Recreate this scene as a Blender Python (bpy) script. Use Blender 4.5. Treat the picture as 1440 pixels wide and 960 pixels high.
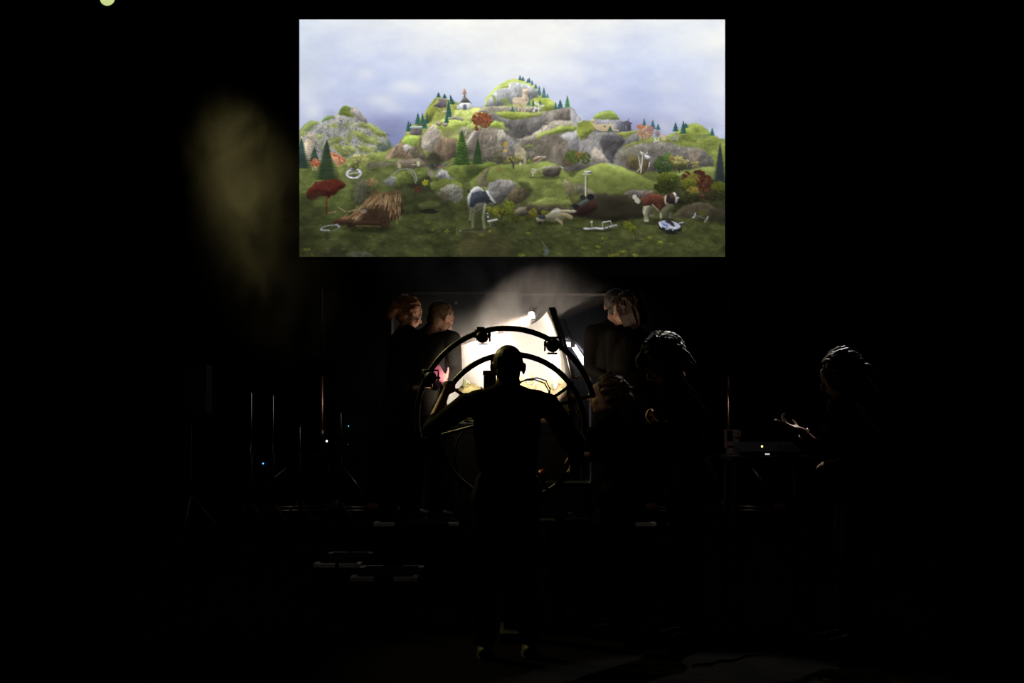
import bpy, bmesh, math, random
import numpy as np
from mathutils import Vector, Matrix, Euler, Quaternion
for o in list(bpy.data.objects): bpy.data.objects.remove(o, do_unlink=True)
scene = bpy.context.scene
C = scene.collection
# ---------------------------------------------------------------- camera, world, exposure
# one pixel of the 1440 x 960 frame is D / FPX metres at distance D; the horizon lies on row 590
FPX, EYE, HOR = 2000.0, 1.34, 590.0
cam_data = bpy.data.cameras.new('camera')
cam_data.sensor_width = 36.0
cam_data.lens = FPX / 1440.0 * 36.0
cam_data.shift_y = (HOR - 480.0) / 1440.0
cam_data.clip_end = 100.0
cam = bpy.data.objects.new('camera', cam_data); C.objects.link(cam)
cam.location = (0, 0, EYE); cam.rotation_euler = (math.pi / 2, 0, 0)
scene.camera = cam
world = bpy.data.worlds.new('world'); scene.world = world
world.use_nodes = True
world.node_tree.nodes['Background'].inputs[0].default_value = (0.02, 0.02, 0.03, 1)
world.node_tree.nodes['Background'].inputs[1].default_value = 0.002
vs = scene.view_settings
scene.display_settings.display_device = 'sRGB'
vs.view_transform = 'Standard'; vs.look = 'None'; vs.exposure = 0.0; vs.gamma = 1.0; vs.use_curve_mapping = False
scene.cycles.volume_bounces = 0
scene.cycles.max_bounces = 6
def P(px, py, D): return Vector(((px - 720.0) * D / FPX, D, EYE + (HOR - py) * D / FPX))
R = math.radians
# the yellow green stage spot hanging at the upper left, and where it points
SPOT_AT = P(152, -1, 11.5); SPOT_TO = P(585, 560, 8.6); SPOT_W = 430.0; SPOT_COL = (1.0, .86, .30); SPOT_ANGLE = 25
# lamps of the little film set
PAR_W = 1200.0; PAR_COL = (1.0, .84, .68); BACK_W = 105.0; WARM = (1.0, .72, .53)
# a dim white spot above the frame at the right, on the grey haired man
TOP_AT = Vector((2.6, 12.4, 5.6)); TOP_TO = P(1050, 530, 8.4); TOP_W = 1050.0
# an added, unseen warm spot that brightens the lifts under the screen
BACK_AT = Vector((0, 16.4, 8.4)); BACK_TO = Vector((.15, 20.0, 1.0)); BACK_SPOT_W = 110.0
# ---------------------------------------------------------------- helpers
def mat(name, col, rough=.6, metal=0.0, noise=.12, nscale=30.0, bump=.0, spec=.4, emit=None, estr=0.0, stretch=(1, 1, 1), sheen=0.0):
    m = bpy.data.materials.new(name); m.use_nodes = True
    nt = m.node_tree; b = nt.nodes['Principled BSDF']
    tc = nt.nodes.new('ShaderNodeTexCoord'); mp = nt.nodes.new('ShaderNodeMapping'); no = nt.nodes.new('ShaderNodeTexNoise'); cr = nt.nodes.new('ShaderNodeValToRGB')
    nt.links.new(tc.outputs['Object'], mp.inputs['Vector']); nt.links.new(mp.outputs['Vector'], no.inputs['Vector'])
    mp.inputs['Scale'].default_value = stretch
    no.inputs['Scale'].default_value = nscale; no.inputs['Detail'].default_value = 4
    nt.links.new(no.outputs['Fac'], cr.inputs['Fac'])
    cr.color_ramp.elements[0].position = .3; cr.color_ramp.elements[1].position = .7
    cr.color_ramp.elements[0].color = tuple(c * (1 - noise) for c in col) + (1,); cr.color_ramp.elements[1].color = tuple(min(1, c * (1 + noise)) for c in col) + (1,)
    nt.links.new(cr.outputs['Color'], b.inputs['Base Color'])
    b.inputs['Roughness'].default_value = rough; b.inputs['Metallic'].default_value = metal; b.inputs['Specular IOR Level'].default_value = spec
    if sheen: b.inputs['Sheen Weight'].default_value = sheen
    if bump:
        bp = nt.nodes.new('ShaderNodeBump'); bp.inputs['Strength'].default_value = bump; bp.inputs['Distance'].default_value = .01
        nt.links.new(no.outputs['Fac'], bp.inputs['Height']); nt.links.new(bp.outputs['Normal'], b.inputs['Normal'])
    if emit:
        b.inputs['Emission Color'].default_value = tuple(emit) + (1,); b.inputs['Emission Strength'].default_value = estr
    return m
def tag(o, label=None, cat=None, group=None, kind=None):
    if label: o['label'] = label
    if cat: o['category'] = cat
    if group: o['group'] = group
    if kind: o['kind'] = kind
    return o
def thing(name, label, cat, loc=(0, 0, 0), group=None):
    o = bpy.data.objects.new(name, None); C.objects.link(o); o.location = loc; o.empty_display_size = .1
    return tag(o, label, cat, group)
class MB:                                      # collects vertices and faces of one mesh
    def __init__(self): self.v = []; self.f = []
    def add(self, vs_, fs):
        n = len(self.v); self.v += [tuple(p) for p in vs_]; self.f += [tuple(i + n for i in f) for f in fs]; return self
    def box(self, c, size, rot=None):
        c = Vector(c); hx, hy, hz = size[0] / 2, size[1] / 2, size[2] / 2
        pts = [Vector((sx * hx, sy * hy, sz * hz)) for sz in (-1, 1) for sy in (-1, 1) for sx in (-1, 1)]
        if rot is not None: pts = [rot @ p for p in pts]
        return self.add([c + p for p in pts], [(0, 2, 3, 1), (4, 5, 7, 6), (0, 1, 5, 4), (2, 6, 7, 3), (0, 4, 6, 2), (1, 3, 7, 5)])
    def loft(self, rings, closed=True, caps=True):
        n = len(rings[0]); base = len(self.v)
        for r in rings: self.v += [tuple(p) for p in r]
        for i in range(len(rings) - 1):
            for j in range(n if closed else n - 1):
                k = (j + 1) % n
                self.f.append((base + i * n + j, base + i * n + k, base + (i + 1) * n + k, base + (i + 1) * n + j))
        if caps and closed:
            self.f.append(tuple(base + j for j in reversed(range(n)))); e = base + (len(rings) - 1) * n
            self.f.append(tuple(e + j for j in range(n)))
        return self
    def tube(self, pts, r, n=10, cyc=False, caps=True):
        pts = [Vector(p) for p in pts]; m = len(pts); rings = []
        rr = r if isinstance(r, (list, tuple)) else [r] * m
        up = None
        for i, p in enumerate(pts):
            a = pts[(i - 1) % m] if (cyc or i > 0) else p; b = pts[(i + 1) % m] if (cyc or i < m - 1) else p
            t = (b - a).normalized()
            if up is None: up = Vector((0, 0, 1)) if abs(t.z) < .9 else Vector((1, 0, 0))
            x = t.cross(up).normalized(); y = x.cross(t).normalized(); up = y
            rings.append([p + (x * math.cos(2 * math.pi * k / n) + y * math.sin(2 * math.pi * k / n)) * rr[i] for k in range(n)])
        if cyc: rings.append(rings[0]); return self.loft(rings, True, False)
        return self.loft(rings, True, caps)
    def ball(self, c, rad, M=None, nu=12, nv=8):
        c = Vector(c); rad = Vector(rad) if hasattr(rad, '__len__') else Vector((rad,) * 3)
        pts = []; fs = []
        for i in range(1, nv):
            th = math.pi * i / nv
            for j in range(nu):
                ph = 2 * math.pi * j / nu
                pts.append(Vector((rad.x * math.sin(th) * math.cos(ph), rad.y * math.sin(th) * math.sin(ph), rad.z * math.cos(th))))
        pts.append(Vector((0, 0, rad.z))); pts.append(Vector((0, 0, -rad.z))); T = len(pts) - 2; B = T + 1
        for i in range(nv - 2):
            for j in range(nu):
                k = (j + 1) % nu; fs.append((i * nu + j, (i + 1) * nu + j, (i + 1) * nu + k, i * nu + k))
        for j in range(nu):
            k = (j + 1) % nu; fs.append((T, j, k)); fs.append((B, (nv - 2) * nu + k, (nv - 2) * nu + j))
        if M is not None: pts = [M @ p for p in pts]
        return self.add([c + p for p in pts], fs)
    def cap(self, a, b, ra, rb, n=12):         # tapered capsule
        a = Vector(a); b = Vector(b); d = (b - a)
        L = d.length
        if L < 1e-5: return self.ball(a, max(ra, rb))
        t = d / L; up = Vector((0, 0, 1)) if abs(t.z) < .9 else Vector((1, 0, 0))
        x = t.cross(up).normalized(); y = x.cross(t)
        rings = []
        for s in (-.98, -.8, -.4, 0): rings.append((a + t * ra * s, ra * math.sqrt(1 - s * s)))
        for s in (0, .4, .8, .98): rings.append((b + t * rb * s, rb * math.sqrt(1 - s * s)))
        return self.loft([[c + (x * math.cos(2 * math.pi * k / n) + y * math.sin(2 * math.pi * k / n)) * r for k in range(n)] for c, r in rings])
    def chain(self, pts, rads):
        for i in range(len(pts) - 1): self.cap(pts[i], pts[i + 1], rads[i], rads[i + 1])
        return self
    def mesh(self, name, smooth=True):
        me = bpy.data.meshes.new(name); me.from_pydata(self.v, [], self.f); me.update()
        if smooth: me.polygons.foreach_set('use_smooth', [True] * len(me.polygons))
        return me
    def build(self, name, m, parent=None, smooth=False, loc=None, bevel=0.0):
        me = self.mesh(name, smooth); bm = bmesh.new(); bm.from_mesh(me); bmesh.ops.recalc_face_normals(bm, faces=bm.faces)
        if bevel:
            ed = [e for e in bm.edges if len(e.link_faces) == 2 and e.calc_face_angle(0) > .6]
            bmesh.ops.bevel(bm, geom=ed, offset=bevel, segments=2, profile=.7, affect='EDGES')
        bm.to_mesh(me); bm.free()
        return obj(name, me, m, parent)
    def remesh(self, name, m, parent=None, voxel=.009, smooth=6, fac=.5):
        me = self.mesh(name + '_src')
        t = bpy.data.objects.new(name + '_src', me); C.objects.link(t)
        r = t.modifiers.new('r', 'REMESH'); r.mode = 'VOXEL'; r.voxel_size = voxel
        if smooth:
            s = t.modifiers.new('s', 'SMOOTH'); s.iterations = smooth; s.factor = fac
        dg = bpy.context.evaluated_depsgraph_get()
        out = bpy.data.meshes.new_from_object(t.evaluated_get(dg), depsgraph=dg)
        bpy.data.objects.remove(t, do_unlink=True); bpy.data.meshes.remove(me)
        out.name = name; out.materials.clear(); out.polygons.foreach_set('use_smooth', [True] * len(out.polygons)); out.update()
        return obj(name, out, m, parent)
def obj(name, me, m, parent=None):             # vertices come in world space; a parent sits at its own base
    o = bpy.data.objects.new(name, me); C.objects.link(o)
    me.materials.clear()
    for q in (m if isinstance(m, (list, tuple)) else [m]): me.materials.append(q)
    if parent is not None:
        w = Vector((0, 0, 0)); p = parent
        while p is not None: w += p.location; p = p.parent
        me.transform(Matrix.Translation(-w)); o.parent = parent
    else:
        # give a top level mesh an origin at its own base
        n = len(me.vertices); a = np.empty(n * 3, np.float32); me.vertices.foreach_get('co', a); a = a.reshape(-1, 3)
        c = Vector(((a[:, 0].min() + a[:, 0].max()) / 2, (a[:, 1].min() + a[:, 1].max()) / 2, a[:, 2].min()))
        me.transform(Matrix.Translation(-c)); o.location = c
    return o
def copy_tree(o, parent=None):
    c = o.copy(); C.objects.link(c); c.parent = parent
    for ch in [x for x in C.objects if x.parent == o]: copy_tree(ch, c)
    return c
def spot(name, parent, at, to, watts, col, angle, blend=.4, size=.03):
    l = bpy.data.lights.new(name, 'SPOT'); l.energy = watts; l.color = col; l.spot_size = R(angle); l.spot_blend = blend; l.shadow_soft_size = size
    o = bpy.data.objects.new(name, l); C.objects.link(o)
    at = Vector(at); o.rotation_euler = (Vector(to) - at).to_track_quat('-Z', 'Y').to_euler()
    w = Vector((0, 0, 0)); p = parent
    while p is not None: w += p.location; p = p.parent
    o.location = at - w; o.parent = parent
    return o
def frame_to(d, up=Vector((0, 0, 1))):         # rotation whose z axis looks along d
    d = Vector(d).normalized(); x = up.cross(d)
    if x.length < 1e-4: x = Vector((1, 0, 0))
    x.normalize(); y = d.cross(x)
    return Matrix((x, y, d)).transposed()
M = dict(
    black=mat('black_paint', (.007, .007, .008), .7, spec=.12), cloth=mat('black_cloth', (.008, .008, .008), .95, spec=.0, nscale=60, bump=.15),
    drape=mat('black_drape', (.006, .006, .007), 1.0, spec=.02, nscale=8), floor=mat('dark_floor', (.0042, .004, .0037), 1.0, nscale=3, spec=.01, stretch=(1, 8, 1)),
    steel=mat('brushed_steel', (.32, .31, .30), .35, .9, nscale=40), darksteel=mat('dark_steel', (.05, .048, .045), .45, .6), chrome=mat('chrome', (.7, .7, .7), .15, 1.0, noise=.03),
    rubber=mat('rubber', (.012, .012, .012), .7), tape=mat('white_tape', (.80, .76, .72), .7, noise=.08), sheet=mat('white_sheet', (.86, .85, .82), .9, noise=.02, nscale=4, spec=.05),
    ply=mat('dark_board', (.03, .024, .02), .6, spec=.15, nscale=12, stretch=(1, 1, 6)), glass=mat('plain_glass', (.2, .22, .22), .1), white=mat('white_plastic', (.5, .45, .43), .5),
    red=mat('red_plastic', (.42, .03, .025), .45), orange=mat('orange_cloth', (.35, .13, .03), .9),
)

def translucent(name, col, f):
    m = bpy.data.materials.new(name); m.use_nodes = True; nt = m.node_tree; nt.nodes.clear()
    out = nt.nodes.new('ShaderNodeOutputMaterial'); a = nt.nodes.new('ShaderNodeBsdfDiffuse'); b = nt.nodes.new('ShaderNodeBsdfTranslucent'); x = nt.nodes.new('ShaderNodeMixShader')
    no = nt.nodes.new('ShaderNodeTexNoise'); no.inputs['Scale'].default_value = 5; cr = nt.nodes.new('ShaderNodeValToRGB'); nt.links.new(no.outputs['Fac'], cr.inputs[0])
    cr.color_ramp.elements[0].color = tuple(c * .97 for c in col) + (1,); cr.color_ramp.elements[1].color = tuple(col) + (1,)
    nt.links.new(cr.outputs[0], a.inputs[0]); nt.links.new(cr.outputs[0], b.inputs[0]); x.inputs[0].default_value = f
    nt.links.new(a.outputs[0], x.inputs[1]); nt.links.new(b.outputs[0], x.inputs[2]); nt.links.new(x.outputs[0], out.inputs['Surface']); return m
M['sheet'] = translucent('white_cloth_sheet', (.90, .885, .86), .5)
# ---------------------------------------------------------------- the hall
def struct(o): o['kind'] = 'structure'; return o
RX, RY0, RY1, RZ = 8.0, -3.0, 23.0, 9.0
struct(MB().box((0, (RY0 + RY1) / 2, -.05), (2 * RX + .4, RY1 - RY0 + .4, .1)).build('floor', M['floor']))
struct(MB().box((0, (RY0 + RY1) / 2, RZ + .05), (2 * RX + .4, RY1 - RY0 + .4, .1)).build('ceiling', M['drape']))
def curtain(name, a, b):                       # pleated black drape hung along a wall
    a = Vector(a); b = Vector(b); n = int((b - a).length / .09); d = (b - a).normalized(); nrm = Vector((-d.y, d.x, 0))
    m = MB(); lo = []; hi = []
    for i in range(n + 1):
        p = a + (b - a) * i / n + nrm * (.05 * math.sin(i * 1.05) + .02 * math.sin(i * .37))
        lo.append(Vector((p.x, p.y, 0))); hi.append(Vector((p.x, p.y, RZ)))
    lo2 = [p - nrm * .2 for p in reversed(lo)]; hi2 = [p - nrm * .2 for p in reversed(hi)]
    m.loft([lo + lo2, hi + hi2])
    return struct(m.build(name, M['drape'], smooth=True))
curtain('wall_back', (-RX, RY1, 0), (RX, RY1, 0))
curtain('wall_left', (-RX, RY0, 0), (-RX, RY1, 0))
curtain('wall_right', (RX, RY1, 0), (RX, RY0, 0))
curtain('wall_front', (RX, RY0, 0), (-RX, RY0, 0))
# ---------------------------------------------------------------- the picture shown on the projection screen
# painted with numpy as flat print: every element is drawn from polygons, blobs and strokes, in screen pixels
def paint_landscape():
    SS = 2
    X0, Y0, PW, PH = 421.0, 27.5, 598.6, 333.6
    W, H = int(PW * SS), int(PH * SS)
    rng = np.random.RandomState(11)
    img = np.zeros((H, W, 3))
    YY, XX = np.mgrid[0:H, 0:W]
    PX = XX / SS + X0; PY = YY / SS + Y0
    grids = {}
    def vn(s, cx, cy, seed):                  # smooth value noise on one window, cell size in photo pixels
        key = (cx, cy, seed)
        if key not in grids:
            grids[key] = np.random.RandomState(seed).rand(int(PH / cy) + 4, int(PW / cx) + 4).astype(np.float32)
        g = grids[key]
        gx = np.arange(s[1].start, s[1].stop) / (cx * SS); gy = np.arange(s[0].start, s[0].stop) / (cy * SS)
        ix = gx.astype(int); fx = gx - ix; fx = fx * fx * (3 - 2 * fx)
        iy = gy.astype(int); fy = gy - iy; fy = (fy * fy * (3 - 2 * fy))[:, None]
        r0 = g[iy]; r1 = g[iy + 1]
        a = r0[:, ix] * (1 - fx) + r0[:, ix + 1] * fx
        b = r1[:, ix] * (1 - fx) + r1[:, ix + 1] * fx
        return a * (1 - fy) + b * fy - .5
    class Lazy:
        def __init__(self, f): self.f = f
        def __getitem__(self, s): return self.f(s)
    def fbm(c, seed, st=1.0, n=4):
        return Lazy(lambda s: sum(vn(s, c / 2 ** k, c * st / 2 ** k, seed + k) / 1.7 ** k for k in range(n)))
    def blur(m, r):
        r = int(round(r * SS))
        if r < 1: return m
        for ax in (0, 1):
            p = np.pad(m, [(r, r) if a == ax else (0, 0) for a in range(m.ndim)], mode='edge')
            c = np.cumsum(p, axis=ax)
            z = np.zeros_like(np.take(c, [0], axis=ax))
            c = np.concatenate([z, c], axis=ax)
            n = m.shape[ax]
            m = (np.take(c, range(2 * r + 1, 2 * r + 1 + n), axis=ax) - np.take(c, range(0, n), axis=ax)) / (2 * r + 1)
        return m
    def box(x0, y0, x1, y1):
        a = max(0, int((x0 - X0) * SS)); b = min(W, int((x1 - X0) * SS) + 1)
        c = max(0, int((y0 - Y0) * SS)); d = min(H, int((y1 - Y0) * SS) + 1)
        return slice(c, max(c, d)), slice(a, max(a, b))
    def relief(c, seed, st=1.0):
        def f(s):
            h = fbm(c, seed, st, 4)[s]
            if min(h.shape) < 3: return np.zeros(h.shape)
            gy, gx = np.gradient(h)
            d = (gy + gx * .8) * c * SS * .55
            crack = np.exp(-(vn(s, c * .9, c * 1.5 * st, seed + 31) / .035) ** 2)
            return np.tanh(d) - .55 * crack
        return Lazy(f)
    def rock(col, k=.2, c=7, seed=5, st=1.5, moss=0.0):
        def f(s):
            r = relief(c, seed, st)[s][..., None]
            m = (1 + .72 * k * r + .5 * k * fbm(2.2, seed + 3)[s][..., None] * 1.3) * (1 + .34 * fbm(15, seed + 9)[s][..., None])
            o = np.array(col) * m
            if moss:
                w = np.clip((fbm(10, seed + 17)[s] - (.25 - moss)) * 6, 0, 1)[..., None] * .8
                o = o * (1 - w) + np.array((138, 150, 62)) * (m * .55 + .45) * w
            return o
        return f
    def grass(col, k=.16, seed=40, dry=0.0):
        def f(s):
            m = 1 + .6 * k * fbm(2.0, seed, 1, 3)[s] * 1.2 + k * 1.3 * fbm(13, seed + 5, .6)[s] * 1.3 + .03 * relief(3, seed + 8)[s]
            o = np.array(col) * m[..., None]
            if dry:
                w = (np.clip(fbm(16, seed + 21, .5)[s] * 2 + dry, 0, 1) * .5)[..., None]
                o = o * (1 - w) + np.array((124, 112, 62)) * m[..., None] * w
            return o
        return f
    def flat(col):
        return lambda s: np.zeros((1, 1, 3)) + np.array(col, float)
    def put(s, m, rgb, al=1.0):
        m = (m * al)[..., None]
        img[s] = img[s] * (1 - m) + rgb * m
    def poly(pts, tex, rough=.9, soft=.6, al=1.0, shade=None, side=None, form=None):
        pts = [(float(a), float(b)) for a, b in pts]
        xs = [p[0] for p in pts]; ys = [p[1] for p in pts]
        s = box(min(xs) - 4, min(ys) - 4, max(xs) + 4, max(ys) + 4)
        x = PX[s] + rough * 2.2 * fbm(5, 61)[s]; y = PY[s] + rough * 2.2 * fbm(5, 71)[s]
        ins = np.zeros(x.shape, bool)
        for (ax, ay), (bx, by) in zip(pts, pts[1:] + pts[:1]):
            if ay == by: continue
            ins ^= ((ay > y) != (by > y)) & (x < (bx - ax) * (y - ay) / (by - ay) + ax)
        m = blur(ins.astype(float), soft)
        if callable(tex): rgb = tex(s)
        else: rgb = flat(tex)(s)
        if shade:
            t = np.clip((PY[s] - min(ys)) / (max(ys) - min(ys)), 0, 1)[..., None]
            rgb = rgb * (shade[0] * (1 - t) + shade[1] * t)
        if side:
            t = np.clip((PX[s] - min(xs)) / (max(xs) - min(xs)), 0, 1)[..., None]
            rgb = rgb * (side[0] * (1 - t) + side[1] * t)
        sz = min(max(xs) - min(xs), max(ys) - min(ys))
        if form is None: form = .30 if sz < 45 else .18
        if form and al > .8:                             # light from above: upper rims brighter, undersides darker
            r_ = min(5.0, max(.7, sz * .16)); h = blur(blur(m, r_), r_)
            gy, gx = np.gradient(h)
            q = (gy * 1.0 + gx * .45) * r_ * SS * 1.6
            rgb = rgb * np.clip(1 + form * np.tanh(q * 2.2), .4, 1.6)[..., None]
        put(s, m, rgb, al)
    def ell(cx, cy, rx, ry, col, al=1.0, soft=.5, rot=0.0, hollow=None):
        R = max(rx, ry) + 3 + soft * 2
        s = box(cx - R, cy - R, cx + R, cy + R)
        dx = PX[s] - cx; dy = PY[s] - cy
        c, q = math.cos(rot), math.sin(rot)
        d = np.sqrt(((dx * c + dy * q) / rx) ** 2 + ((-dx * q + dy * c) / ry) ** 2)
        e = soft / min(rx, ry) + 1e-3
        m = np.clip((1 - d) / e + .5, 0, 1)
        if hollow: m = m * np.clip((d - hollow) / e + .5, 0, 1)
        rgb = col(s) if callable(col) else np.array(col, float)
        put(s, m, rgb, al)
    def glow(cx, cy, rx, ry, col, al):                 # a wide soft patch
        s = box(cx - 3 * rx, cy - 3 * ry, cx + 3 * rx, cy + 3 * ry)
        m = np.exp(-((PX[s] - cx) / rx) ** 2 - ((PY[s] - cy) / ry) ** 2)
        put(s, m, np.array(col, float), al)
    def line(pts, w, col, al=1.0, soft=.5):
        for (ax, ay), (bx, by) in zip(pts, pts[1:]):
            s = box(min(ax, bx) - w - 2, min(ay, by) - w - 2, max(ax, bx) + w + 2, max(ay, by) + w + 2)
            L = (bx - ax) ** 2 + (by - ay) ** 2 + 1e-9
            t = np.clip(((PX[s] - ax) * (bx - ax) + (PY[s] - ay) * (by - ay)) / L, 0, 1)
            d = np.hypot(PX[s] - ax - t * (bx - ax), PY[s] - ay - t * (by - ay))
            put(s, np.clip((w / 2 - d) / soft + .5, 0, 1), np.array(col, float), al)
    def fir(x, yb, h, w, col, lit=1.3, lean=0.0):
        n = max(3, int(h / 3.2))
        base = np.array(col, float)
        for i in range(n * 3):
            t = (i + .5) / (n * 3)
            hw = w * .5 * t ** .85 * (.8 + .35 * (i % 3) / 2)
            y = yb - h + h * t
            cx = x - lean * (1 - t) * h
            ell(cx, y, hw + .3, max(.8, h / n * .30), base * (.8 + .3 * rng.rand()), soft=.6)
            ell(cx - hw * .35, y - .2, hw * .45 + .2, max(.5, h / n * .16), base * lit, .5, .6)
    def bush(cx, cy, rx, ry, cols, n=60, r=1.3, dark=.55, seed=0):
        g = np.random.RandomState(seed + 100)
        for k in range(n):
            a = g.rand() * 2 * math.pi; q = math.sqrt(g.rand())
            x = cx + rx * q * math.cos(a); y = cy + ry * q * math.sin(a)
            f = dark + (1 - dark) * np.clip(.5 - (y - cy) / (2 * ry) + .25 * (g.rand() - .5) + .1, 0, 1)
            c = np.array(cols[g.randint(len(cols))], float) * f * (.85 + .3 * g.rand())
            ell(x, y, r * (.6 + .7 * g.rand()), r * (.5 + .5 * g.rand()), c, .92, .6)
    # ---- sky
    sx = [421, 480, 540, 600, 660, 720, 780, 840, 900, 960, 1020]; sy = [27, 60, 90, 120, 150, 180, 215]
    T = [[(216,225,240),(226,231,241),(234,238,243),(243,244,244),(248,248,244),(251,251,247),(250,250,246),(246,247,245),(238,241,245),(236,240,245),(238,241,245)],
         [(212,221,236),(214,222,240),(222,228,243),(232,236,244),(241,243,244),(248,248,244),(246,247,244),(232,237,245),(222,229,245),(228,234,245),(240,242,240)],
         [(211,219,233),(205,214,238),(208,217,241),(216,223,243),(229,234,244),(240,242,244),(236,239,245),(219,226,244),(206,216,242),(212,220,242),(228,233,244)],
         [(207,215,230),(202,211,236),(199,209,238),(207,215,241),(220,227,243),(226,231,244),(222,228,245),(209,217,242),(199,208,238),(208,216,241),(222,228,243)],
         [(188,198,230),(190,199,231),(178,188,227),(178,189,230),(198,208,238),(205,213,240),(204,212,240),(190,199,233),(185,194,230),(200,208,236),(210,217,240)],
         [(178,188,224),(168,177,217),(134,141,188),(150,160,208),(180,190,220),(190,200,230),(190,200,230),(168,176,218),(158,163,204),(182,188,224),(192,198,230)],
         [(170,180,220),(150,160,205),(104,112,170),(130,140,190),(180,190,220),(190,200,230),(190,200,230),(168,176,218),(150,156,200),(172,180,220),(178,188,226)]]
    T = np.array(T, float)
    fx = np.interp(PX[0], sx, range(len(sx))); fy = np.interp(PY[:, 0], sy, range(len(sy)))
    ix = np.clip(fx.astype(int), 0, len(sx) - 2); iy = np.clip(fy.astype(int), 0, len(sy) - 2)
    tx = (fx - ix); tx = (tx * tx * (3 - 2 * tx))[None, :, None]; ty = (fy - iy); ty = (ty * ty * (3 - 2 * ty))[:, None, None]
    img[:] = (T[iy][:, ix] * (1 - tx) + T[iy][:, ix + 1] * tx) * (1 - ty) + (T[iy + 1][:, ix] * (1 - tx) + T[iy + 1][:, ix + 1] * tx) * ty
    cl = fbm(46, 3, .55, 5)[box(X0, Y0, X0 + PW + 9, Y0 + PH + 9)]
    img += (cl * 15)[..., None] * np.array((1, .95, .55))
    for x, y, rx, ry, a in ((516,103,14,8,.5),(570,120,20,8,.7),(583,126,12,7,.5),(536,141,22,9,.6),(440,155,14,12,.6),(425,140,20,10,.4),
                            (700,98,16,9,.3),(745,62,50,20,.35),(655,100,14,8,.35),(735,108,26,8,.5),(815,110,10,12,.4),(975,60,24,18,.5),(1012,120,16,22,.6),(940,120,24,12,.35),
                            (838,130,20,8,.35),(930,178,16,10,.4),(965,168,16,9,.35),(500,55,18,16,.35),(590,70,22,12,.4),(775,85,20,12,.3),(552,152,18,8,.4)):
        glow(x, y, rx, ry, (236, 238, 240), a)
    for x, y, rx, ry, a in ((549,192,12,18,.3),(560,172,16,12,.12),(465,160,10,6,.25),(870,168,24,12,.12)):
        glow(x, y, rx, ry, (118, 126, 178), a)
    # ---- left mountain
    poly([(418,186),(425,177),(431,171.5),(437,169.5),(444,169.5),(450,172),(453,169),(460,164),(467,161.5),(474,161),(478,154),(481,148.5),(487,148),(494,149),(500,151),(507,158),(514,167),(516,173),(523,176),(530,180),(539,185),(545,191),(548,200),(552,204),(562,210),(562,260),(418,260)],
         rock((152,151,146), .26, 6, 5, 1.3, .06))
    poly([(474,161),(478,154),(481,148.5),(487,148),(492,149),(495,152),(491,157),(499,165),(485,163)], grass((128,142,62)), soft=.9)
    poly([(481,149),(487,148),(491,150),(485,158),(478,160),(476,158)], grass((104,124,60)), al=.7, soft=1)
    poly([(493,150),(500,151),(507,158),(515,167),(516,173),(508,172),(500,166),(495,160)], rock((152,144,140), .25, 5, 8, 2))
    for p in ([(498,177),(508,172.5),(520,174),(535,181),(544,189),(543,193),(530,190),(520,183)],
              [(490,182),(500,182),(512,188),(524,196),(533,204),(522,203),(508,198),(496,190)],
              [(462,193),(480,192),(492,196),(480,199),(462,204)],
              [(483,197),(492,203),(504,214),(494,217),(485,208)],
              [(447,189),(453,187),(455,192),(448,197)], [(500,203),(520,205),(538,211),(520,216),(505,213)],
              [(466,204),(476,200),(486,208),(494,218),(484,222),(472,212)], [(520,190),(534,197),(540,206),(530,205)]):
        poly(p, grass((134,145,62), .3), 1.5, 1.3, .86)
    poly([(423,180),(432,172),(439,169.5),(447,171),(449,174),(442,176),(437,183),(428,185)], grass((140,160,72)), 1.2, .8, .85)
    poly([(450,172),(458,165.5),(467,162),(471,163),(462,168),(453,173)], grass((118,150,76)), 1, .8)
    poly([(432,189),(440,186),(444,195),(442,212),(439,226),(429,228),(427,208)], rock((182,166,140), .16, 5, 12, 1.5), 1, 1)
    line([(424,192),(425.5,204),(427,212)], 2.2, (226,222,214), .8, 1)
    poly([(528,206),(546,193),(552,204),(562,212),(562,238),(520,236)], rock((72,86,68), .3, 5, 14), 1.5, 2, .85)
    for k in range(150):
        x = 428 + rng.rand() * 118; y = 165 + rng.rand() * 50
        if y > 160 + abs(x - 490) * .5: ell(x, y, .8 + 2 * rng.rand(), .5 + .7 * rng.rand(), (70, 74, 80) if rng.rand() < .62 else (178, 180, 178), .55, .8, .6)
    # ---- meadow under everything
    poly([(418,232),(470,226),(560,208),(600,200),(700,200),(820,200),(960,190),(1023,195),(1023,365),(418,365)], grass((112,122,54), .2, 40), 1, 1, 1, (1.08, .66))
    # ---- right background
    poly([(980,206),(982,193),(977,200),(936,196),(941,189),(950,184.5),(960,180),(968,174.5),(978,172.5),(988,177),(997,185),(1004,190),(1010,194),(1016,200),(1023,207),(1023,262),(936,262)], grass((134,148,60), .22, 44), .8, .8, 1, (1.05, .85))
    poly([(976,190),(985,187.5),(995,188),(998,191),(988,195),(977,193)], grass((100,118,66)), 1, 1.2, .7)
    poly([(940,195),(948,189),(958,190),(952,197),(944,199)], rock((150,152,140), .2, 4, 15), 1, 1, .7)
    ell(948, 198, 4, 1.6, (78, 82, 84), .7, .8)
    poly([(833,168),(836,162),(843,157.5),(851,155.5),(858,155.5),(864,158),(870,165),(873,170),(833,171)], grass((132,150,70)), .5, .7)
    poly([(829,170),(836,167),(850,167.5),(866,168),(874,168),(880,174),(890,183),(860,186),(829,182)], rock((140,140,146), .16, 5, 20), .6, .8)
    poly([(866,172),(873,169),(880,173),(884,184),(868,184)], rock((104,104,118), .2, 4, 22), .5, .8)
    # ---- the centre massif: far hill with the chapel
    poly([(600,170),(700,152),(806,152),(820,180),(880,186),(880,240),(590,240),(590,200)], rock((112,106,98), .24, 7, 33, 1.6), .8, 1)
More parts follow.
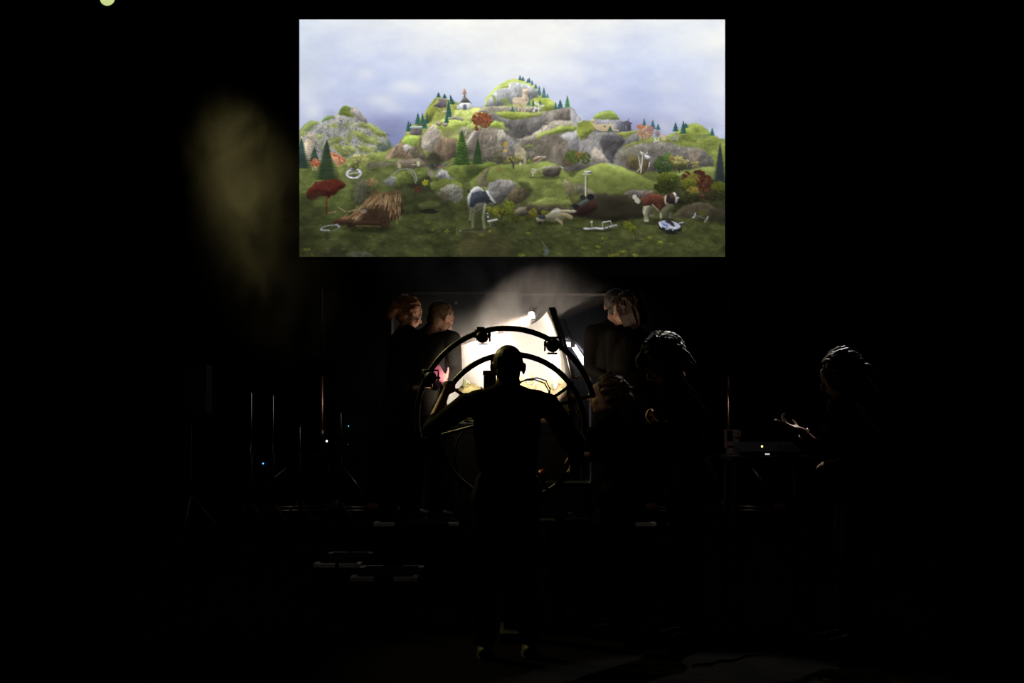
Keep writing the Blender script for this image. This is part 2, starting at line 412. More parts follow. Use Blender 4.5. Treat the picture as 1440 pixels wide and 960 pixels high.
    poly([(566,196),(570,186),(580,175),(597,160),(606,145),(611,138),(617,136),(628,139),(640,142.5),(655,150),(690,152),(690,230),(566,230)], grass((158,166,80), .2, 46), .6, .7)
    poly([(597,160),(606,145),(611,138),(615,137),(608,148),(612,160),(605,172),(590,178),(583,176)], grass((140,146,62)), .8, 1)
    poly([(640,154),(672,152),(688,160),(676,172),(655,172),(636,166)], grass((196,208,112), .2, 47), 1, 1.4)
    # far rocky summit
    poly([(680,152),(683,138),(692,127),(703,118),(715,112),(722,110.5),(730,111.5),(742,116),(753,122),(758,128),(765,134),(772,138),(780,145),(784,153),(770,160),(680,158)], grass((190,204,112), .1, 48), .5, .7)
    poly([(682,150),(685,142),(693,131),(701,124.5),(712,122.5),(716,116.5),(724,115),(737,117),(746,122),(757,127),(756,137),(744,141),(735,140),(715,146),(700,150)], rock((168,170,170), .17, 6, 24, 2.6), .9, .7)
    poly([(700,125),(708,120),(716,119),(715,122),(706,123)], grass((194,206,110)), .5, .7)
    for p in ([(702,140),(712,137),(716,143),(706,145)], [(690,133),(696,135),(700,142),(694,143)], [(712,143),(722,144),(720,148),(706,149)]):
        poly(p, grass((150,168,96)), 1.2, 1, .8)
    poly([(752,138),(768,137),(780,145),(784,153),(770,157),(748,153)], grass((164,178,82)), .6, .9)
    for x, yb, h, w in ((731,112,6,4),(735,113,5,4.5),(742,116,5,4),(744,116,6.5,4.5),(748,119,5.5,3.5),(753,124,6,4.5),(758,134,13,6),(764.5,137,14,6.5),(769.5,137,5,3.5)):
        fir(x, yb, h, w, (92,124,132), 1.1)
    for x, yb, h, w, c in ((743,148,13,5.5,(98,128,112)),(749.5,149,9,4.5,(84,116,104)),(759,147,7,5,(96,120,106)),(781,153,9,5,(78,118,108)),(787.5,152.5,12,8.5,(62,98,102)),(797.5,150.5,16,7,(74,136,82))):
        fir(x, yb, h, w, c, 1.1)
    # stone terrace under the summit
    poly([(672,156),(680,150.5),(700,149.5),(722,150),(760,150),(762,157),(700,159),(690,160)], rock((160,152,136), .18, 4, 26, .7), .6, .7)
    line([(676,152.5),(690,149.5),(718,149)], .8, (196,202,140), .8)
    poly([(758,161),(770,156),(782,153.5),(790,151.8),(803,150.8),(808,157),(815,166),(820,178),(818,200),(806,236),(760,236),(750,190),(757,170)], rock((142,134,124), .2, 7, 28, 1.6), .6, .8, 1, (1.1, .8))
    poly([(803,151),(808,157),(816,167),(821,180),(816,205),(806,190),(802,170)], rock((174,172,174), .12, 5, 30, 2), .6, 1)
    poly([(782,154.5),(800,152),(802,168),(786,172),(777,166)], rock((128,120,110), .16, 6, 32, 2), .6, 1.2)
    poly([(762,172),(775,171),(786,170),(776,174),(764,176)], flat((78,72,64)), 1, 1.2, .7)
    line([(757,164),(764,171),(772,173),(782,169)], 1.6, (188,180,166), .7, 1)
    # stage like grass ledge with the beige deer
    poly([(692,158),(722,156),(745,158.5),(759,160),(762,162),(750,164),(735,167.5),(718,168),(700,164)], grass((156,170,72), .16, 50), .6, .8, 1, (1.12, .82))
    # dark rock wall under that ledge
    poly([(694,164),(718,168),(735,167.5),(750,164),(760,162),(768,170),(760,180),(748,190),(735,197),(722,192),(716,180)], rock((112,108,104), .2, 7, 34, 1.8), .8, 1, 1, (1.1, .72))
    poly([(686,158),(697,159),(706,166),(712,172),(700,172),(690,166)], rock((142,138,130), .2, 4, 36), .6, .9)
    # ridge that rises to the right with grass on it
    poly([(726,196),(746,190),(756,183),(766,177),(776,171),(790,168),(803,170),(812,182),(800,190),(770,196),(740,200)], rock((156,146,130), .2, 5, 38, 1), .7, 1)
    poly([(752,194),(757,187),(768,184),(778,181),(790,176),(806,176),(812,180),(806,185),(786,187),(772,190),(758,196)], grass((142,158,66), .18, 52), .7, 1)
    poly([(752,196),(765,188),(777,190),(793,186),(803,190),(810,205),(806,232),(775,236),(752,216),(746,204)], rock((116,106,92), .17, 8, 41, 1.4), .8, 1.2)
    poly([(786,190),(796,186),(806,184),(818,180),(822,186),(812,210),(803,215),(798,200)], rock((160,158,158), .15, 4, 43), .7, 1)
    # left of centre: lit lawns and boulders
    poly([(608,182),(612,172),(625,168),(640,170),(658,170),(676,174),(672,186),(650,196),(640,180),(625,180)], grass((172,190,84), .2, 54), .8, 1)
    poly([(611,174),(624,166),(645,168),(660,172),(655,178),(640,180),(625,184),(618,178)], grass((178,196,88), .2, 55), .8, 1)
    poly([(628,168),(634,163),(642,163),(652,167),(650,170),(640,168)], rock((150,146,132), .2, 4, 45), .5, .8)
    for x, y, rx, ry in ((617,172.5,4,3),(626,173,3.6,4)):
        ell(x, y + .8, rx, ry, (96,90,84)); ell(x - .3, y - .4, rx * .85, ry * .75, (204,186,164), .9, .8)
    poly([(565,230),(560,222),(540,228),(544,216),(556,205),(565,194),(572,190),(585,189),(592,195),(592,205),(600,222),(604,232)], rock((130,108,82), .26, 6, 47, 2), .8, .8)
    poly([(564,197),(569,190.5),(580,189.5),(590,191),(590,200),(586,206),(578,205),(568,203)], grass((158,186,74), .2, 56), .8, .9)
    poly([(566,204),(574,203),(582,207),(576,211),(570,213)], rock((176,170,168), .15, 4, 49), .8, 1)
    poly([(542,226),(550,212),(560,201),(563,203),(556,214),(550,228)], rock((150,128,100), .2, 5, 51, 2), .6, 1)
    poly([(576,213),(586,206),(594,215),(600,224),(590,228),(574,228)], rock((92,84,66), .3, 4, 53), .8, 1.4)
    line([(587,207),(593,213),(600,219)], 1.8, (120,128,58), .8, 1)
    poly([(591,206),(594,192),(602,180),(608,174.5),(613,178),(620,187),(618,196),(610,210),(606,213),(596,210)], rock((176,164,148), .24, 5, 57, 1.2), .7, .8)
    poly([(612,208),(620,190),(626,193),(642,194),(640,222),(625,227),(606,224),(604,214)], rock((122,102,80), .28, 5, 59, 2.6), .8, 1)
    ell(632, 189, 9, 5.5, grass((156,160,88)), .9, 1.2)
    ell(630, 187.5, 9.5, 4, (128,128,82), .45, 1.2)
    poly([(604,214),(612,212),(625,226),(612,238),(606,236),(599,222)], flat((44,44,36)), 1, 2, .8)
    poly([(650,178),(660,178),(664,188),(655,196),(645,190),(643,183)], rock((148,142,116), .25, 4, 63), .8, 1)
    for k in range(40):
        ell(652 + rng.rand() * 24, 172 + rng.rand() * 20, .6 + 1.2 * rng.rand(), .5 + .8 * rng.rand(), [(214,218,180),(84,92,60),(150,160,92),(196,200,150)][rng.randint(4)], .8)
    # brown rock shoulder in the middle
    poly([(655,198),(662,186),(672,180),(690,178),(700,180),(708,182),(716,196),(722,206),(735,212),(752,214),(752,226),(700,232),(655,228)], rock((124,114,100), .26, 6, 65, 1.6), .8, .9, 1, (1.15, .78))
    poly([(655,200),(662,188),(671,181),(668,190),(662,200),(657,206)], rock((184,172,160), .12, 4, 67), .7, 1)
    poly([(700,181),(707,182),(715,195),(718,198),(706,196),(703,206),(699,200)], rock((168,160,142), .2, 4, 69, 2), .7, 1)
    for p in (((674,190),(682,182)),((686,192),(694,183)),((700,200),(704,184))): line(p, 2, (160,148,132), .5, 1.4)
    line([(678,211),(690,208),(703,204)], 1.2, (160,150,128), .6, 1); line([(692,209),(693,220)], 1, (150,140,120), .6, 1)
    poly([(688,172),(696,169.5),(708,172),(710,180),(716,184),(706,181),(694,179),(688,177)], grass((162,184,78)), .8, .9)
    poly([(713,188),(722,196),(728,206),(718,212),(712,202)], rock((134,130,126), .2, 4, 73), .8, 1.4)
    poly([(735,206),(745,203),(752,203),(748,208),(738,209)], grass((128,142,62)), .8, 1)
    # valley between the massif and the right hill
    poly([(813,192),(822,186),(833,185),(846,185.5),(860,186),(875,186),(889,186),(895,196),(880,206),(868,214),(864,228),(850,232),(838,230),(815,232)], rock((140,136,134), .22, 5, 75, 2.2), .7, .9)
    poly([(843,200),(850,190),(862,190),(876,190),(880,200),(868,210),(864,222),(868,232),(858,232),(850,222)], rock((78,74,80), .28, 6, 77, 2), .9, 1.4)
    poly([(829,216),(836,206),(845,212),(852,220),(857,228),(840,230),(828,226)], rock((160,148,134), .18, 4, 79), .8, 1)
    poly([(812,172),(820,169.5),(830,170),(838,178),(832,186),(826,192),(815,196),(811,186)], grass((140,154,58), .22, 58), .8, 1)
    ell(822, 177, 10, 8, grass((132,142,52)), .8, 1.4)
    ell(833, 177, 4, 6, (168,166,74), .6, 1.4)
    poly([(815,196),(826,190),(829,192),(822,197)], flat((112,94,74)), .6, 1, .8)
    poly([(865,187),(880,184.5),(895,183),(898,187),(884,190),(880,195),(876,192)], grass((132,142,56)), .8, .9)
    poly([(882,194),(888,188),(895,185.5),(899,192),(897,200),(885,204),(876,206)], rock((120,120,116), .24, 5, 81), .7, .9)
    poly([(872,208),(884,202),(896,198),(898,202),(884,206),(878,209)], grass((128,140,54)), .6, .9)
    poly([(862,226),(866,214),(876,207),(890,204),(905,200),(928,199),(948,200),(960,206),(985,206),(998,216),(1003,222),(1003,236),(930,240),(900,242),(866,240)], rock((112,106,98), .18, 7, 83, .8), .8, 1)
    poly([(868,222),(878,208),(892,206),(902,210),(900,216),(880,218)], rock((140,134,112), .18, 6, 85, .7), .7, 1.4, .7)
    poly([(968,214),(978,208),(986,212),(984,222),(970,226)], rock((146,132,112), .22, 3, 87), .9, 1, .8)
    for p in ([(936,198),(955,205),(975,206),(990,212),(1000,220),(1000,206),(960,197)],):
        poly(p, grass((126,140,58)), .6, 1, .75)
    g = np.random.RandomState(5)
    for k in range(210):
        x = 556 + g.rand() * 450; y = 168 + g.rand() * 66
        if y < 172 + abs(x - 740) * .10: continue
        L = 2 + 7 * g.rand(); a = [1.2, 1.9, 2.5, .5][g.randint(4)] + .5 * (g.rand() - .5)
        line([(x, y), (x + L * math.cos(a) * .6, y + L * math.sin(a))], .7 + .9 * g.rand(), (58, 54, 48) if g.rand() < .66 else (178, 170, 156), .20 + .22 * g.rand(), .9)
    # ---- trees and houses on the skyline
    for x, yb, h, w in ((574,184,14,6),(577,182,10,5),(587.5,174,15,8),(594,172,13,5),(600.5,173,14,5),(596.5,180,13,8),(616.5,136.5,6.5,5.5),(625,138,6,5.5),(636,146,12,7),(630.5,159,18,7),(631.5,164,16,6.5),(628,172,14,6)):
        fir(x, yb, h, w, (48,92,84), 1.15, .25 if x == 636 else 0)
    for x, yb, h, w in ((949.5,184,12,7.5),(960.5,187,17,8),(964,179,6,6),(1001,190,10,6)):
        fir(x, yb, h, w, (44,92,90), 1.1)
    for x, yb, h, w in ((905.5,177,10,5),(917.5,181,12,7.5),(925,182,8,6)):
        fir(x, yb, h, w, (56,104,112), 1.1)
    poly([(576,189),(578,178),(594,178),(593,190),(585,190)], rock((98,92,92), .25, 2.4, 89, 2.5), 0, .5)
    poly([(575,179),(579,177),(594,176.5),(593,180),(578,180.5)], flat((178,196,188)), .3, .4)
    poly([(613,146),(620,139),(628,141.5),(628,150),(620,152),(614,150)], rock((112,104,110), .2, 1.6, 91, 5), 0, .5)
    poly([(612,141),(617,137),(628,139),(629,142),(616,140.5)], flat((150,140,128)), .2, .5)
    poly([(609,148),(614,146),(614,150),(609,150)], flat((94,88,86)), .3, .5)
    for x in (613, 621.5, 626): line([(x,150),(x,155)], .9, (104,96,96), .8)
    poly([(622,156),(628,154.5),(628,158),(622,159.5)], flat((196,176,148)), .3, .5)
    # chapel
    poly([(643,154),(643,148),(650,143),(662,143),(663,154)], flat((226,230,226)), 0, .4)
    poly([(643,154),(643,148),(646,145),(646,154)], flat((200,206,210)), 0, .4)
    poly([(642,149),(649,140.5),(651.5,137.5),(656,137.5),(664,146),(661,144.5),(648,144)], flat((92,94,84)), .15, .4)
    poly([(651,154.5),(651,148),(652.5,146.3),(654.5,146.3),(656,148),(656,154.5)], flat((104,108,120)), 0, .4)
    poly([(650,137),(650,131),(656,131),(656,137)], flat((206,204,206)), 0, .4); line([(653,137),(653,132.5)], 1.8, (104,96,96))
    poly([(649.5,132),(652,124),(653,123.5),(656,132)], flat((190,150,132)), .1, .4); line([(653,126),(655,131)], 1, (140,104,92), .7)
    line([(663,149),(674,151.5),(680,149)], .9, (150,150,130), .7); line([(640,153),(645,154)], 1.5, (128,120,92), .6)
    # hut on the right ridge
    poly([(876,184),(876,172.5),(881,169.5),(887,173),(887,184)], rock((94,92,108), .15, 3, 93, 2), 0, .5)
    line([(875,173),(881,169.8),(888,173.5)], 1.3, (74,70,84)); line([(883.5,171),(883.5,166.5)], 1, (104,80,92)); line([(880,176),(880,182)], 1.6, (146,142,156), .7)
    # ring on the ridge, goat statue and white bicycles
    ell(815, 166.5, 4.2, 5.2, (212,210,218), 1, .4, 0, .72)
    for p, w in (([(744,153),(744,142)], 0), ):
        pass
    ell(730, 141.5, 9.5, 5.2, (214,194,164)); ell(738, 140, 5, 6.5, (212,190,158)); ell(724, 141, 4, 4.5, (222,204,178))
    poly([(733,141),(735,129),(738,126),(741.5,128),(742,142)], flat((214,194,166)), .2, .5)
    poly([(734,128),(735.5,124.5),(740,124.5),(743,126),(742,130.5),(738,133),(735,131)], flat((220,200,172)), .1, .5)
    line([(734,126),(732.5,124)], 1, (206,184,156)); line([(742,126),(744,124.5)], 1, (206,184,156))
    for x0_, x1_, y1_ in ((722.5,721.5,154),(728,729,155),(734,733.5,157),(738.5,737,158)):
        line([(x0_, 144), (x1_, y1_)], 2.1, (206,186,156), 1, .6)
    line([(731,146),(734,152)], 3, (160,138,112), .45, 1.2); fir(720.5, 156.5, 7, 5, (70,110,90), 1.1)
    for p in (((752,149),(751,157)),((757,147),(757,158)),((753,151),(749,157)),((752,152),(757,151))): line(p, 1, (240,240,244))
    ell(754.5, 145.5, 3.8, 1.6, (238,238,246), 1, .5, .3, .4); ell(762, 148.5, 3, 1.3, (238,238,246), 1, .5, -.2, .4)
    # lying beige cow on the right ridge
    ell(848, 179, 13, 5.2, (202,180,136), 1, .6, .12); ell(858.5, 178, 5, 5, (206,188,148)); ell(834.5, 173, 2.6, 5, (206,184,142), 1, .6, -.35)
    poly([(830,168),(833,167),(836,168),(836,172),(832,173)], flat((204,180,140)), .2, .5); line([(858,182),(869,183)], 2.2, (200,182,150)); line([(843,181),(847,184)], 2, (190,170,136))
    ell(850, 177.5, 1.5, 1.1, (92,78,66)); fir(857.5, 184.5, 7, 7, (58,92,82), 1.1); line([(840,184.5),(872,184.5)], 1, (92,88,70), .7)
    # red and orange trees on the skyline
    bush(672, 167, 8, 9.5, [(158,84,52),(140,66,40),(170,104,66),(120,54,34)], 150, 1.5, .7, 1)
    bush(682, 169, 9, 10, [(150,80,50),(134,62,40),(164,96,58)], 170, 1.5, .7, 2); bush(671, 160, 6, 3, [(214,178,104)], 16, 1, 1, 3)
    bush(670, 180, 3, 3, [(120,56,40)], 24, 1.2, .7, 4); line([(677,176),(676,182)], 1, (70,60,40))
    bush(907, 186, 11, 10, [(206,160,108),(190,140,92),(224,186,132),(170,112,76)], 200, 1.2, .8, 5); bush(900, 178, 5, 3, [(196,112,80)], 28, 1.3, .9, 6)
    bush(914, 181, 5, 3.5, [(190,110,96),(150,120,130)], 40, 1.3, .9, 7); line([(903,196),(902,189)], .9, (80,70,50))
    ell(924, 187.5, 4.2, 5, (158,142,142)); ell(924.5, 189, 2.2, 3, (120,106,108), .9); ell(933, 193, 3.6, 4.6, (204,180,138), 1, .6, -.4)
    for p in (((919,200),(922,194)),((925,197),(926,193)),((920,198),(925,197)),((921,195),(919,194))): line(p, 1.2, (224,222,224))
    # ---- meadows, second plane
    poly([(418,234),(430,226),(445,232),(452,240),(470,252),(500,262),(498,312),(418,318)], grass((104,118,50), .22, 60), 1, 1.6, 1, (1.05, .72))
    poly([(470,226),(492,222),(515,222),(517,240),(512,250),(480,248)], grass((140,152,68), .2, 62), 1, 1.2)
    poly([(504,226),(530,226),(565,222),(590,226),(600,236),(640,250),(640,330),(500,330)], grass((108,118,54), .22, 64), 1, 1.4, 1, (1.05, .75))
    poly([(514,230),(535,226),(556,227),(560,222),(548,232),(530,236),(516,238)], rock((106,100,84), .25, 4, 95, .8), 1, 1.2, .8)
    poly([(555,232),(562,224),(590,222),(598,228),(604,238),(590,238),(572,236)], rock((118,104,88), .2, 5, 97, .8), .8, 1)
    poly([(540,256),(548,250),(558,244),(572,238),(600,233),(608,240),(606,250),(590,262),(570,266),(548,264)], grass((108,122,50), .22, 66), .9, 1)
    poly([(538,255),(548,248),(558,250),(555,260),(548,262)], rock((142,144,142), .2, 3, 99), .8, .9)
    poly([(555,262),(575,258),(596,250),(604,244),(612,262),(604,276),(575,276),(556,272)], flat((52,50,36)), 1.4, 3, .75)
    poly([(600,234),(608,240),(612,246),(606,250),(602,246)], rock((166,154,134), .15, 3, 101), .6, .8, .8)
    poly([(606,250),(625,236),(640,228),(655,226),(700,228),(690,244),(665,254),(640,258)], grass((110,126,48), .2, 68), .9, 1.1)
    line([(608,244),(620,237),(636,229)], 1.6, (150,160,78), .8, 1.1)
    poly([(652,234),(690,236),(684,246),(668,250),(655,246)], flat((52,62,28)), 1.6, 4, .8)
    poly([(612,246),(620,238),(628,240),(632,248),(644,251),(628,253),(614,250)], rock((150,148,148), .3, 3, 103), .8, .8)
    poly([(604,256),(622,250),(640,252),(650,260),(652,270),(640,282),(620,276),(606,266)], grass((120,134,52), .2, 70), .9, 1.1)
    poly([(618,266),(630,258),(642,259),(650,266),(650,280),(640,286),(626,276)], rock((154,152,132), .26, 5, 105, 1), .9, 1)
    poly([(612,270),(622,268),(632,282),(628,288),(616,280)], rock((124,116,82), .24, 4, 107), .9, 1.2)
    poly([(548,274),(570,262),(612,272),(630,288),(612,292),(598,298),(560,304),(545,300)], grass((72,80,38), .25, 72), 1.2, 2.4, .9)
    poly([(586,288),(604,280),(622,286),(618,292),(596,296)], grass((106,116,54)), 1, 1.4, .9)
    ell(604, 296.5, 13, 3.6, (34,34,24), .9, 1.6); ell(614, 294.5, 3, 1.5, (100,108,90), .6, 1)
    # middle lawn
    poly([(660,256),(676,240),(700,230),(740,230),(770,226),(786,232),(800,246),(820,262),(800,270),(805,286),(760,290),(700,286),(668,276)], grass((130,144,62), .16, 74), .9, 1.2)
    poly([(684,250),(700,236),(745,232),(765,240),(780,252),(760,258),(720,254)], grass((142,154,66), .14, 75), .9, 2, .8)
    poly([(670,250),(686,234),(690,236),(682,250),(690,262),(674,264)], rock((138,128,96), .14, 6, 109), .9, 1.6)
    poly([(686,258),(700,252),(716,253),(727,257),(722,266),(712,276),(704,286),(690,286),(684,272)], rock((142,136,130), .2, 5, 111, 1.2), .9, 1, 1, (1.05, .8))
    poly([(712,276),(722,264),(734,260),(746,264),(745,276),(732,284),(722,290)], rock((104,92,66), .24, 5, 113, 1.6), .9, 1.2)
    poly([(726,254),(742,256),(750,266),(744,272),(734,262)], grass((72,80,40)), 1, 2, .8)
    poly([(742,284),(768,276),(800,280),(806,288),(790,292),(742,292)], grass((136,148,66), .16, 76), .8, 1.2)
    poly([(718,294),(735,287),(760,288),(786,288),(802,294),(800,304),(760,302),(722,304)], rock((84,74,54), .22, 5, 115, .8), .9, 1.4)
    poly([(718,298),(730,291),(742,290),(738,300),(724,302)], rock((138,130,104), .2, 3, 117), .8, 1, .9)
    # big smooth hill at right
    poly([(796,262),(812,242),(830,233),(845,228.5),(858,229),(874,234),(890,241),(908,250),(922,256),(930,262),(926,274),(880,276),(850,280),(820,276)], grass((142,156,66), .09, 78), .3, .9, 1, (1.1, .74))
    poly([(800,262),(812,256),(826,262),(832,276),(850,282),(845,272),(880,276),(900,274),(880,300),(830,300),(812,290),(800,276)], grass((98,104,48)), .8, 2, .8)
    poly([(792,252),(800,256),(806,264),(802,276),(796,272),(793,262)], rock((152,140,104), .2, 4, 119, 2), .8, 1, .9)
    poly([(806,256),(820,258),(832,268),(848,276),(838,280),(820,272),(808,274)], rock((120,114,92), .16, 5, 121), .8, 1.4, .85)
    poly([(800,290),(815,278),(840,272),(880,274),(905,280),(915,296),(905,306),(860,312),(820,306),(802,302)], flat((50,44,32)), 1.5, 2.2, .93)
    poly([(876,272),(888,266),(905,266),(920,268),(914,276),(900,280),(884,276)], rock((124,112,104), .28, 3.4, 123), .9, 1)
    poly([(950,244),(970,238),(990,234),(1010,233),(1010,262),(960,262)], grass((134,148,68), .1, 80), .4, 1.2)
    # dark undergrowth right
    poly([(922,268),(930,250),(960,246),(1000,252),(1023,256),(1023,312),(985,304),(950,300),(930,292)], grass((62,66,30), .34, 82), 1.6, 2.4, .95)
    poly([(944,304),(956,292),(972,284),(994,284),(1006,292),(1023,296),(1023,306),(990,306),(965,306)], rock((112,96,72), .14, 5, 125, .8), .9, 1.6, .9)
    poly([(996,292),(1023,290),(1023,314),(996,312)], flat((52,48,32)), 1.5, 3, .7)
    # ---- big trees
    fir(649.5, 231, 48, 24, (44,74,26), 1.2); fir(671.5, 230, 35, 15, (40,68,28), 1.15)
    for k in range(160):
        t = rng.rand(); y = 186 + 46 * t; x = 648 + (rng.rand() - .5) * 22 * t
        ell(x + 3 * t, y, .8, .6, (84,116,40) if rng.rand() < .5 else (34,58,22), .7)
    fir(459.5, 252, 56, 28, (38,56,32), 1.15); fir(442, 226, 20, 13, (46,70,54), 1.1); fir(424, 236, 42, 20, (40,62,56), 1.15)
    fir(1012, 256, 55, 16, (44,52,56), 1.1)
    # left houses, flowers
    poly([(464,214),(472,216),(486,225),(487,228),(480,232),(474,234),(468,224)], rock((196,132,88), .12, 4, 127), .3, .7)
    poly([(464,214),(470,214.5),(487,224),(485,227),(474,220),(468,219)], flat((200,104,64)), .2, .6); line([(470,226),(476,233)], 1.6, (206,150,110)); line([(476,222),(480,229)], 1.6, (110,76,56), .8)
    bush(443, 229, 6.5, 6, [(204,104,64),(186,86,52),(216,124,80)], 80, 1.5, .8, 11); bush(443, 236, 5, 3.6, [(220,214,150),(160,150,90)], 34, 1, .8, 12)
    bush(506, 223, 12, 7.5, [(214,206,120),(186,184,84),(150,150,60),(226,220,150)], 130, 1.1, .6, 13); line([(502,234),(503,226),(500,222)], .9, (70,66,36)); line([(503,230),(507,226)], .9, (70,66,36))
    bush(500, 232, 6, 4, [(110,116,44)], 30, 1.2, .6, 14); bush(490, 231, 2, 2.4, [(212,210,140)], 10, .8, .9, 15)
    for k in range(26): ell(500 + 22 * rng.rand(), 250 + 32 * rng.rand(), 2.6 * rng.rand() + 1, 1.2 + rng.rand(), (64,66,48) if rng.rand() < .6 else (112,112,96), .5, 1.2)
    poly([(498,262),(508,250),(520,256),(520,280),(510,290),(498,286)], rock((84,84,64), .34, 3.2, 129), 1.6, 2, .85)
    bush(523, 256, 9, 4.6, [(190,150,88),(166,118,66),(146,110,60)], 70, 1.1, .8, 16)
    # chrome wheel standing on the grass
    ell(497.5, 243.5, 11.4, 7.2, (214,214,240), 1, .5, -.1, .72); line([(489,244),(505,242)], 1.6, (196,196,214)); ell(497, 237, 5, 2.4, (58,62,52), .8); line([(492,249),(502,250)], 1.4, (240,240,255)); ell(494, 236.8, 1.8, 1.2, (150,160,190))
    # red umbrella shaped tree
    poly([(430,276),(431,270),(436,263),(443,258),(450,254.5),(460,253),(470,251.5),(478,253),(485,257),(487,260),(484,263),(479,265),(476,270),(470,273),(462,277),(456,276),(450,274),(442,278),(434,280)], rock((100,32,22), .25, 2.4, 131, .8), .8, .8, 1, (1.12, .6))
    bush(462, 258, 21, 4.5, [(112,38,26),(98,32,24),(126,50,34)], 120, 1.1, .8, 17); poly([(432,278),(440,270),(452,268),(458,274),(448,276),(440,281)], flat((74,40,26)), .8, 1.6, .75)
    line([(459.5,276),(459,299)], 2.6, (112,48,28), 1, .8)
    # ---- hay waggon
    ell(520, 321, 34, 5, (34,38,16), .75, 3)
    poly([(468,310),(480,305),(492,304),(500,296),(510,290),(518,278),(524,268),(527,264),(531,270),(545,270),(556,268),(562,267),(566,275),(567,300),(561,305),(552,308),(545,319),(500,319),(470,314)], rock((104,74,44), .32, 4, 133, 2.2), .9, .8, 1, (1.15, .72))
    poly([(512,300),(530,282),(545,282),(552,296),(550,312),(520,314),(505,312)], flat((66,46,30)), 1.2, 2.4, .8)
    g = np.random.RandomState(9)
    for k in range(230):
        u = g.rand(); x = 500 + 64 * u; top = 296 - 24 * min(1, max(0, (x - 500) / 26)); y = top + g.rand() ** 1.6 * (16 if x < 548 else 32)
        if 512 < x < 548 and y > 286: continue
        L = 5 + 6 * g.rand(); a = (1.9 if x > 540 else 2.4) + .6 * (g.rand() - .5)
        if x > 552: a = 1.55 + .3 * (g.rand() - .5)
        c = [(188,146,94),(164,118,70),(206,170,120),(140,98,58)][g.randint(4)]
        line([(x, y), (x + L * math.cos(a), y + L * math.sin(a))], .9, c, .75, .6)
    for k in range(50):
        x = 474 + 34 * g.rand(); y = 307 - (x - 474) * .25 + 4 * g.rand(); line([(x, y), (x + 7, y - 3 - 2 * g.rand())], 1, [(166,122,78),(128,90,56)][g.randint(2)], .8, .7)
    for p in (((462,299),(472,297)),((476,291),(486,297)),((490,297),(500,294))): line(p, 2, (168,138,92), .9, .9)
    ell(511, 296, 5, 2.5, (170,164,160), .6, 1.4)
    poly([(467,311),(475,308),(545,311),(546,317),(470,315)], flat((66,44,28)), .5, .8, .9); line([(500,317),(535,317.5)], 1.4, (108,108,44), .8)
    ell(541, 312, 6.6, 8.2, (54,38,26)); ell(541, 312, 4.6, 6, (72,50,32), .9, .7, 0, .6); ell(492, 316, 4, 4, (42,36,26)); ell(548, 309, 2.2, 2, (90,52,36))
    ell(464, 320, 14.2, 4.3, (198,204,222), 1, .5, -.16, .8); ell(464, 321, 12.5, 3.2, (62,72,38), .7, .8, -.16); line([(451,322.5),(463,323)], 1.3, (236,240,255)); line([(466,316.5),(475,314.5)], 1.4, (150,156,166))
    # ---- grey chrome arch and small items on the left meadow
    line([(553,244),(562,238),(571,236.5),(577,241),(582,248),(584.5,257)], 1.3, (158,162,152)); line([(571,236.5),(580,239),(584,244),(586,254)], 1.4, (176,182,182)); line([(552,245),(545,251)], 1, (140,142,124), .8)
    ell(561.5, 233, 2.6, 3.4, (208,196,150)); ell(565, 232, 1.4, 3.6, (140,104,64)); ell(588, 229.5, 2.6, 4, (204,204,156)); line([(578,230.5),(584,231)], 1.3, (206,204,160)); ell(577, 230, 1.5, 1.2, (150,80,60))
    bush(587, 267, 4, 5, [(150,66,46),(124,52,38)], 36, 1.3, .8, 18); bush(598, 256.5, 4.6, 4, [(202,204,36),(170,176,30)], 40, 1.3, .8, 19); ell(618.5, 234.5, 1.8, 1.3, (176,92,56)); ell(572, 243, 2, 1.6, (134,78,46), .7); ell(614.5, 253, 2.2, 1.2, (92,58,40), .9)
    # ---- black and white cow
    ell(672, 322, 16, 3, (52,56,28), .7, 2.4); ell(670, 309, 9, 7, (72,76,40), .5, 3)
    poly([(657,290),(657,275),(661,268),(667,263),(672,261.8),(678,265),(684,268),(687,272),(686,290),(680,298),(670,301),(662,296)], flat((146,146,118)), .4, .8, 1, (1.2, .7))
    poly([(660,291),(660,276),(664,270),(671,267.5),(677,268),(683,270),(684,283),(676,284),(670,286),(666,291),(663,293)], flat((58,66,78)), .7, .8, 1)
    poly([(657,284),(658,274),(663,267),(667,263),(673,261.8),(678,265.5),(672,268),(664,270.5),(661,278),(660,290)], flat((218,222,224)), .5, .7, .95)
    poly([(678,270),(682,266.5),(686,267.5),(690,275),(695,281),(698.5,284.5),(696,287.5),(690,287),(684,285),(681,278)], flat((52,56,56)), .3, .6)
    poly([(682,267),(686,267.3),(690,275),(695,281),(698.5,284.8),(695,286),(689,280),(685,273)], flat((206,214,216)), .3, .7, .95); poly([(686,284),(692,284),(696,287.5),(690,289)], flat((110,112,82)), .3, .7, .9)
    ell(659, 268.5, 2, 2.6, (40,44,50), .9)
    line([(662,292),(661,303),(660,310)], 3.2, (140,142,104), 1, .8); line([(666,292),(664.5,308),(664.5,319)], 4, (134,136,92), 1, .9); line([(681,290),(679,305),(681,321)], 4, (150,152,112), 1, .9); line([(682,287),(680,298)], 3, (186,188,160), .9, 1)
    ell(660, 311, 1.7, 1.4, (66,54,50)); ell(664.5, 321, 2.4, 1.4, (84,70,72)); ell(681, 322.5, 2.6, 2.2, (92,76,80)); line([(664,296),(670,301),(678,296)], 3, (96,98,58), .6, 1.6)
    line([(646,324.5),(650,321.5),(663,320.5)], 1.4, (124,122,90), .9); line([(648,325),(680,325.5)], 1.1, (110,108,76), .8); ell(647, 323.5, 1.4, 1.2, (160,156,120))
